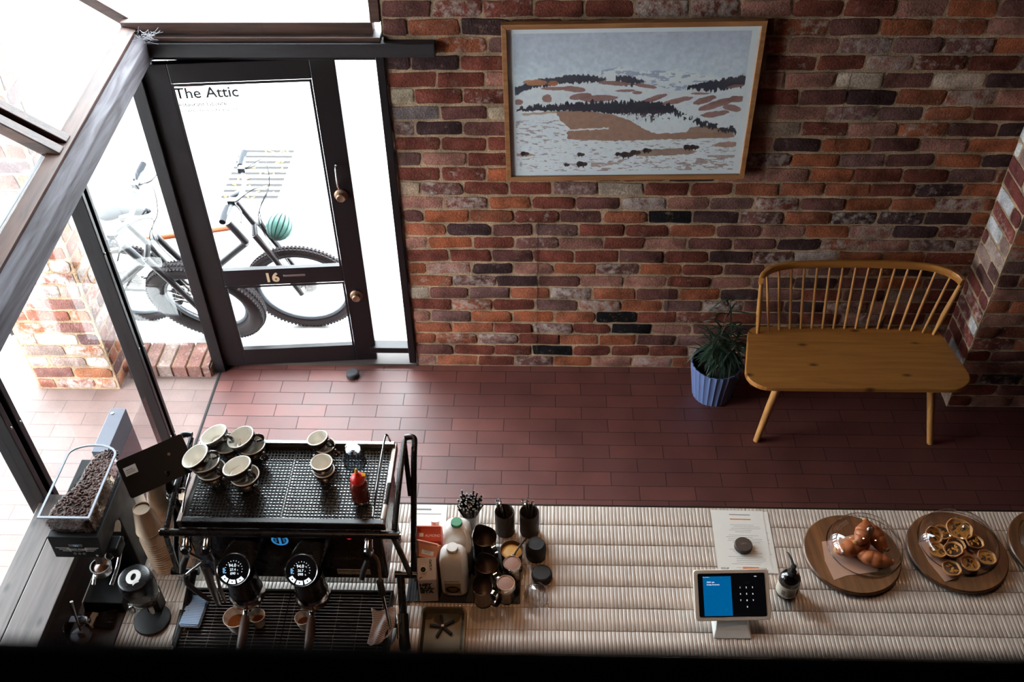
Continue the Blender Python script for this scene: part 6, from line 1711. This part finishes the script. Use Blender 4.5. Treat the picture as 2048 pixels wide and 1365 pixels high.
tag(mb.build('glass_bowl', M['clear'], smooth=60, loc=(.717, -2.207, .953)), 'upturned small ribbed clear bowl in front of the black lids', 'bowl')
M['basin'] = P('dull_basin_steel', (96, 86, 70), .5, .7, var=.25, scale=14)
# pitcher rinser let into the counter
rs_ = thing('pitcher_rinser', (.39, -2.34, CZ), 'steel pitcher rinser tray with a black star-shaped spray head', 'rinser')
o2_ = [(x + .386, y - 2.36) for x, y in rrect(.081, .098, .022, 8)]; i2_ = [(x + .386, y - 2.36) for x, y in rrect(.074, .091, .018, 8)]; i3_ = [(x + .386, y - 2.36) for x, y in rrect(.064, .080, .016, 8)]
mb = MB(); mb.rings([[Vector((x, y, z)) for x, y in p] for p, z in ((o2_, .9525), (o2_, .972), (i2_, .972), (i3_, .958))], cap0=True, cap1=True); mb.build('basin', M['basin'], rs_, smooth=30)
mb = MB()
for k in range(5):
    a = R_(100 + 72 * k + 3); mb.bar(Vector((.385, -2.335, .964)), Vector((.385 + .046 * math.cos(a), -2.335 + .046 * math.sin(a), .964)), .010, .006)
mb.build('spray_arms', M['ink'], rs_, bevel=.0015)
mb = MB(); mb.lathe([(.006, 0), (.005, .003), (.001, .003)], 16, (.385, -2.335, .967)); mb.build('nozzle', M['brass'], rs_)

# ------------------------------------------------------------------ papers, tablet till, soap
mb = MB(); mb.box(.222, .362, -1.93, -1.787, .9525, .9535)
o = tag(mb.build('notice_sheet', M['paper'], loc=(.29, -1.86, .9525)), 'white printed sheet lying behind the red cartons', 'sheet')
mb = MB(); mb.box(.235, .30, -1.815, -1.808, .9536, .9539); mb.box(.235, .34, -1.835, -1.832, .9536, .9539); mb.build('print', M['ink_soft'], o)
def menu(x0, y0, x1, y1, rz, z, label):
    t = thing('menu_sheet', ((x0 + x1) / 2, (y0 + y1) / 2, z), label, 'menu', rz=rz)
    w, h = (x1 - x0) / 2, (y0 - y1) / 2
    def B(m_, nm, mat, par): o = m_.build(nm, M[mat], None); o.parent = par; return o
    sheet = B(MB().box(-w, w, -h, h, 0, .0008), 'sheet', 'paper', t)
    rnd = random.Random(int(x0 * 999))
    B(MB().box(-.03, .05, h - .022, h - .019, .0008, .0011), 'heading', 'ink_soft', t); B(MB().box(-.03, .05, h - .045, h - .040, .0008, .0011), 'heading', 'orange', t)
    m_ = MB()
    for k in range(26):
        y = h - .07 - k * .0082
        if k % 6 == 5: continue
        a = rnd.uniform(-.02, .02); m_.box(-w * .35 + a, w * .88 - rnd.uniform(0, .05), y, y + .0011, .0008, .0010)
    B(m_, 'printed_lines', 'ink_soft', t)
    B(MB().box(-.008, .052, -h + .006, -h + .022, .0008, .0012), 'orange_strip', 'orange', t)
    text('menu_word', 'SOUP', .012, M['ink'], None, (-w + .012, -h + .009, .001), (1, 0, 0), (0, 1, 0)).parent = t
    text('menu_word', 'OMNIS', .0065, M['ink'], None, (w - .042, -h + .012, .001), (1, 0, 0), (0, 1, 0)).parent = t
    return t
menu(1.425, -1.800, 1.612, -2.085, R_(-1), .9528, 'lower printed menu sheet peeking out to the right under the other')
menu(1.390, -1.798, 1.592, -2.082, R_(-1), .9540, 'upper printed menu sheet held down by the round black weight')
pw = thing('paperweight', (1.494, -1.972, .9552), 'round dark puck weighing down the menus', 'paperweight')
mb = MB(); mb.lathe([(.032, 0), (.0335, .003), (.0335, .018), (.031, .021), (.001, .021)], 40, (1.494, -1.972, .9552)); mb.build('puck', M['stone'], pw, smooth=35)
text('engraving', 'UPT', .012, M['dsteel'], pw, (1.494, -1.975, .9764), (1, 0, 0), (0, 1, 0), 'CENTER')
tl = thing('till_tablet', (1.405, -2.29, CZ), 'white-framed tablet till on a stand showing a blue panel and keypad', 'till')
A = Vector((1.268, -2.176, 1.098)); Bc = Vector((1.535, -2.166, 1.098)); D = Vector((1.272, -2.316, .998)); 
ex = (Bc - A).normalized(); ey = (A - D); ey = (ey - ex * ey.dot(ex)).normalized(); nn = ex.cross(ey)
T3 = Matrix(((ex.x, ey.x, nn.x), (ex.y, ey.y, nn.y), (ex.z, ey.z, nn.z))); W2, H2 = .1335, .088; ctr = A + ex * W2 - ey * H2
mb = MB(); mb.prism(rrect(W2, H2, .013), -.014, 0, M=T3, o=ctr); mb.build('frame', M['ipad_w'], tl, smooth=40, bevel=.003)
mb = MB(); mb.prism(rrect(W2 - .015, H2 - .0135, .006), .0, .0008, M=T3, o=ctr); scr = mb.build('screen', M['screen'], tl)
mb = MB(); mb.obox(ctr + T3 @ Vector((-.051, -.0035, .0011)), (.099, .135, .0004), M=T3); bp_ = mb.build('blue_panel', M['blue_scr'], scr)
def TT(s, size, x, y, al='LEFT', mat='lit'): text('screen_text', s, size, M[mat], scr, ctr + T3 @ Vector((x, y, .0015)), ex, ey, al, .0001)
TT('10:41 am', .0075, -.088, .042); TT('Sunday 26 January', .0062, -.088, .034); TT('9:41 am Sun 26 Jan', .003, -.100, .0605)
TT('100%', .0045, .080, .061)
for k in range(4):
    mb = MB(); mb.lathe([(.0012, 0), (.0012, .0003)], 8, ctr + T3 @ Vector((.038 + k * .0075, .040, .001)), T3); mb.build('code_dot', M['steel'], scr)
for r in range(4):
    for c in range(3):
        if r == 3 and c != 1: continue
        TT(str(r * 3 + c + 1) if r < 3 else '0', .008, .029 + c * .022, .022 - r * .022, 'CENTER')
mb = MB(); mb.rings([[Vector(p) for p in r] for r in ([(1.335, -2.36, .953), (1.470, -2.36, .953), (1.470, -2.20, .953), (1.335, -2.20, .953)], [(1.345, -2.335, .968), (1.462, -2.335, .968), (1.455, -2.21, .968), (1.352, -2.21, .968)], [(1.36, -2.27, 1.02), (1.445, -2.27, 1.02), (1.445, -2.225, 1.04), (1.36, -2.225, 1.04)])]); mb.build('stand', M['white'], tl, bevel=.003)
so = thing('soap_bottle', (1.622, -2.165, CZ), 'black pump bottle with a pale label beside the till', 'bottle')
mb = MB(); mb.lathe([(.035, 0), (.0385, .004), (.0385, .085), (.036, .096), (.026, .108), (.015, .114), (.013, .118)], 44, (1.622, -2.165, .9535)); mb.build('bottle_body', M['soap'], so, smooth=40)
mb = MB(); mb.lathe([(.0391, .016), (.0391, .074)], 44, (1.622, -2.165, .9535), cap=(False, False)); lb = mb.build('bottle_label', M['label_w'], so, smooth=60)
def onb(a, z, r=.0397): return Vector((1.622 + r * math.cos(a), -2.165 + r * math.sin(a), .9535 + z))
mb = MB()
for k in range(10):
    for a0, a1 in ((-1.9, -1.15), (-1.05, -.4)):
        z = .066 - k * .0045; pts = [a0 + (a1 - a0) * i / 6 for i in range(7)]
        mb.rings([[onb(a, z) for a in pts] + [onb(a, z + .0011) for a in pts[::-1]], [onb(a, z, .0400) for a in pts] + [onb(a, z + .0011, .0400) for a in pts[::-1]]])
pts = [-2.35 + .35 * i / 6 for i in range(7)]
mb.rings([[onb(a, .03) for a in pts] + [onb(a, .055) for a in pts[::-1]], [onb(a, .03, .04) for a in pts] + [onb(a, .055, .04) for a in pts[::-1]]])
mb.build('label_print', M['ink_soft'], lb)
mb = MB(); mb.lathe([(.0145, .112), (.0155, .116), (.0155, .130), (.008, .133), (.006, .150), (.009, .152), (.010, .160), (.004, .163), (.001, .163)], 24, (1.622, -2.165, .9535)); mb.tube([(1.622, -2.165, 1.111), (1.618, -2.145, 1.117), (1.612, -2.118, 1.119), (1.609, -2.105, 1.112)], [.0055, .005, .0035, .0022], 10, smooth_pts=3); mb.build('pump', M['ink'], so, smooth=45)

# ------------------------------------------------------------------ boards, domes, pastries
def board(cx, cy, r, label, rz):
    t = thing('round_board', (cx, cy, .9528), label, 'board', rz=rz)
    mb = MB(); mb.lathe([(r - .006, 0), (r, .004), (r, .016), (r - .004, .020), (.001, .020)], 72); o = mb.build('board', M['walnut2'], None, smooth=35); o.parent = t
    return t
def stave(name):
    m = wood(name, (116, 76, 43), (80, 50, 28), .38, 0, 1.1, .08, False, .25); t = m.node_tree; N = t.nodes; L = t.links; b = N['Principled BSDF']
    src = b.inputs['Base Color'].links[0].from_socket
    tc = N.new('ShaderNodeTexCoord'); br_ = N.new('ShaderNodeTexBrick'); br_.inputs['Scale'].default_value = 1; br_.inputs['Brick Width'].default_value = .6; br_.inputs['Row Height'].default_value = .042; br_.inputs['Mortar Size'].default_value = .0002
    br_.inputs['Color1'].default_value = (.62, .58, .55, 1); br_.inputs['Color2'].default_value = (1.15, 1.1, 1.05, 1); br_.inputs['Mortar'].default_value = (.6, .55, .5, 1)
    L.new(tc.outputs['Object'], br_.inputs['Vector']); mx = N.new('ShaderNodeMix'); mx.data_type = 'RGBA'; mx.blend_type = 'MULTIPLY'; mx.inputs[0].default_value = 1
    L.new(src, mx.inputs[6]); L.new(br_.outputs['Color'], mx.inputs[7]); L.new(mx.outputs[2], b.inputs['Base Color']); return m
M['walnut2'] = stave('stave_board')
board(1.893, -2.003, .178, 'round wooden board under the croissant pastries', R_(95)); board(2.286, -1.985, .182, 'round wooden board under the little tarts', R_(85)); board(2.672, -1.965, .182, 'round wooden board cut off by the right edge of the photo', R_(75))
BZ = .9732
M['dome_rim'] = glass_mat('dome_rim_glass', (.75, .74, .73), 4, .9, .08)
def dome(cx, cy, r, h, z, label, tilt=(0, 0)):
    t = thing('glass_dome', (cx, cy, z), label, 'glass cover'); t.rotation_euler = (tilt[0], tilt[1], 0)
    mb = MB(); pr = [(r * math.cos(R_(a)) ** .75, h * math.sin(R_(a))) for a in range(0, 90, 9)] + [(.004, h)]
    mb.lathe(pr, 64, cap=(False, False)); o = mb.build('cover', M['dome'], None, smooth=60); o.parent = t
    mb = MB(); mb.torus((0, 0, .0018), r, .0018, 64, 8); o = mb.build('rim', M['dome_rim'], None, smooth=60); o.parent = t
    mb = MB(); mb.lathe([(.005, 0), (.006, .004), (.014, .010), (.0155, .018), (.012, .026), (.001, .029)], 24, (0, 0, h - .001)); o = mb.build('knob', M['tumbler'], None, smooth=60); o.parent = t
def sheet(name, pts, z, label):
    mb = MB(); cx = sum(p[0] for p in pts) / len(pts); cy = sum(p[1] for p in pts) / len(pts)
    mb.rings([[Vector((x, y, z)) for x, y in pts], [Vector((x, y, z + .0008)) for x, y in pts]])
    tag(mb.build(name, M['parchment'], loc=(cx, cy, z)), label, 'baking paper')
sheet('baking_paper', [(1.79, -1.955), (1.84, -1.945), (1.98, -1.90), (2.02, -2.0), (1.965, -2.085), (1.85, -2.105), (1.80, -2.125), (1.784, -2.04)], BZ, 'crumpled baking paper under the croissants')
sheet('baking_paper', [(2.15, -1.955), (2.30, -1.90), (2.40, -2.0), (2.30, -2.09), (2.20, -2.125), (2.165, -2.04)], BZ, 'baking paper under the little tarts')
dome(1.945, -1.972, .138, .085, BZ + .001, 'clear glass dome covering the croissants'); dome(2.300, -1.950, .146, .078, BZ + .001, 'clear glass dome covering the tarts')
def croissant(cx, cy, z, L_, Rr, rz, label, curl=.9, tilt=0):
    t = thing('pastry', (cx, cy, z), label, 'pastry', 'pastries on the left board'); t.rotation_euler = (tilt, 0, rz)
    mb = MB(); rings = []; n = 64
    for i in range(n + 1):
        s = i / n; a = (s - .5) * curl * 2; x = L_ / 2 * math.sin(a) / math.sin(curl); y = -L_ * .35 * (math.cos(a) - 1)
        seg = (s * 4.5) % 1; r = Rr * (math.sin(PI * min(.985, max(.015, s))) ** .55) * (.92 + .10 * (1 - abs(2 * seg - 1) ** 2))
        d = Vector((math.cos(a), math.sin(a), 0)); sd = Vector((-d.y, d.x, 0))
        rings.append([Vector((x, y, Rr * .8)) + sd * r * math.cos(q) + Vector((0, 0, r * .82 * math.sin(q))) for q in [2 * PI * k / 18 for k in range(18)]])
    mb.rings(rings); o = mb.build('crust', M['pastry'], None, smooth=60); o.parent = t
    mb = MB()
    for s in (-1, 1): 
        a = s * curl * .98; mb.ball((L_ / 2 * math.sin(a) / math.sin(curl), -L_ * .35 * (math.cos(a) - 1), Rr * .8), (.006, .011, .010), 12, 8)
        if s < 0: o = mb.build('tip', M['crust'], None, smooth=60); o.parent = t; mb = MB()
    o = mb.build('tip', M['crust'], None, smooth=60); o.parent = t
croissant(1.892, -2.000, BZ + .001, .14, .036, R_(20), 'glazed croissant nearest the baking paper corner', .7)
croissant(1.982, -1.945, BZ + .001, .145, .035, R_(-70), 'glazed croissant on the side of the pile away from the till', .6)
croissant(1.958, -2.050, BZ + .001, .13, .033, R_(-20), 'glazed croissant at the front of the pile', .7)
croissant(1.928, -1.955, BZ + .036, .12, .032, R_(60), 'glazed croissant on top of the pile', .8, .15)
# tarts
def tart(name, r, h, fill):
    t = thing(name, (0, 0, 0), 'x', 'tart', 'little tarts on the second board')
    wob = lambda a, z: 1 + .022 * math.sin(a * 7 + z * 60) + .02 * math.sin(a * 4)
    mb = MB(); mb.lathe([(r * .72, 0), (r * .95, h * .7), (r, h), (r * .94, h * 1.08), (r * .82, h * .95), (r * .76, h * .75)], 60, mod=wob, cap=(True, False)); o = mb.build('crust', M['crust'], None, smooth=50); o.parent = t
    mb = MB(); mb.lathe([(r * .80, h * .78), (r * .5, h * .80), (.001, h * .80)], 30, mod=wob, cap=(False, False)); o = mb.build('filling', M[fill], None, smooth=60); o.parent = t
    mb = MB(); rg = random.Random(int(r * 1e4) + len(fill))
    for k in range(9): a = rg.uniform(0, 6.3); q_ = r * rg.uniform(.1, .62); mb.ball((q_ * math.cos(a), q_ * math.sin(a), h * .79), (r * rg.uniform(.10, .30), r * rg.uniform(.06, .16), h * .07), 9, 5, Matrix.Rotation(rg.uniform(0, 3), 3, 'Z'))
    o = mb.build('topping', M['burnt' if fill == 'custard' else 'custard'], None, smooth=60); o.parent = t
    return t
ta1 = tart('tart', .034, .021, 'burnt'); ta2 = tart('tart', .034, .021, 'custard'); big_t = tart('custard_tart', .050, .024, 'custard')
TL = [(ta2, 2.205, -1.93, 0, (.35, .1, 0), 'tart leaning at the left rim of the dome'), (ta1, 2.246, -1.918, .0, (0, 0, 1), 'dark-topped tart between the leaning one and the big custard tart'), (ta1, 2.350, -1.962, 0, (.1, 0, 2), 'dark-topped tart just in front of the dome knob'),
      (ta1, 2.280, -1.975, .0, (0, 0, 4), 'dark-topped tart in the middle of the board'), (ta2, 2.375, -2.030, 0, (0, 0, .4), 'yellow-centred tart farthest towards the right front of the board'),
      (ta2, 2.205, -2.000, 0, (0, 0, 3), 'yellow tart on the till side, partly under the stacked one'), (ta1, 2.258, -2.012, .017, (-.25, .15, 2), 'dark-topped tart lying across its neighbours'), (ta2, 2.306, -2.058, 0, (0, 0, 5), 'yellow tart at the front beside the dark front tart'),
      (ta1, 2.232, -2.080, 0, (0, 0, .6), 'dark-topped tart nearest the front edge of the board')]
used = set()
for src, x, y, dz, rot, lab in TL:
    o = src if id(src) not in used else copy_tree(src); used.add(id(src))
    o.location = (x, y, BZ + .0012 + dz + .031 * abs(math.sin(rot[0])) * .7); o.rotation_euler = rot; o['label'] = lab
big_t.location = (2.312, -1.905, BZ + .0012); big_t['label'] = 'largest custard tart, at the back of the board'; big_t['category'] = 'tart'; del big_t['group']
mb = MB()
pf = thing('pastry', (2.62, -1.975, BZ), 'pinkish pastry at the right edge of the photo on the cut-off board', 'pastry')
mb.ball((2.64, -1.985, BZ + .024), (.06, .05, .026), 24, 12); mb.build('crust', M['pastry'], pf, smooth=60)
mb = MB(); mb.ball((2.635, -1.985, BZ + .036), (.045, .038, .018), 24, 10); mb.build('icing', M['peach'], pf, smooth=60)
dome(2.68, -1.945, .146, .078, BZ + .001, 'clear glass dome on the board cut off by the right edge')

# ceiling lamps that carry the warm light
for i, a_ in enumerate(LAMPS):
    lo = Vector(a_[0])
    t = thing('ceiling_spotlight', (lo.x, lo.y, HCEIL), ['small black ceiling spotlight above the milk cartons', 'small black ceiling spotlight above the till end of the bench', 'small black ceiling spotlight nearest the right wall', 'small black ceiling spotlight behind the espresso machine, closest to the balcony'][i], 'ceiling light')
    mb = MB(); mb.lathe([(.012, .0), (.012, .30)], 12, (lo.x, lo.y, lo.z + .19)); mb.build('stem', M['blackm'], t)
    mb = MB(); mb.lathe([(.075, .03), (.075, .16), (.05, .19), (.001, .19)], 24, (lo.x, lo.y, lo.z), cap=(False, False)); mb.build('shade', M['blackm'], t, smooth=40)
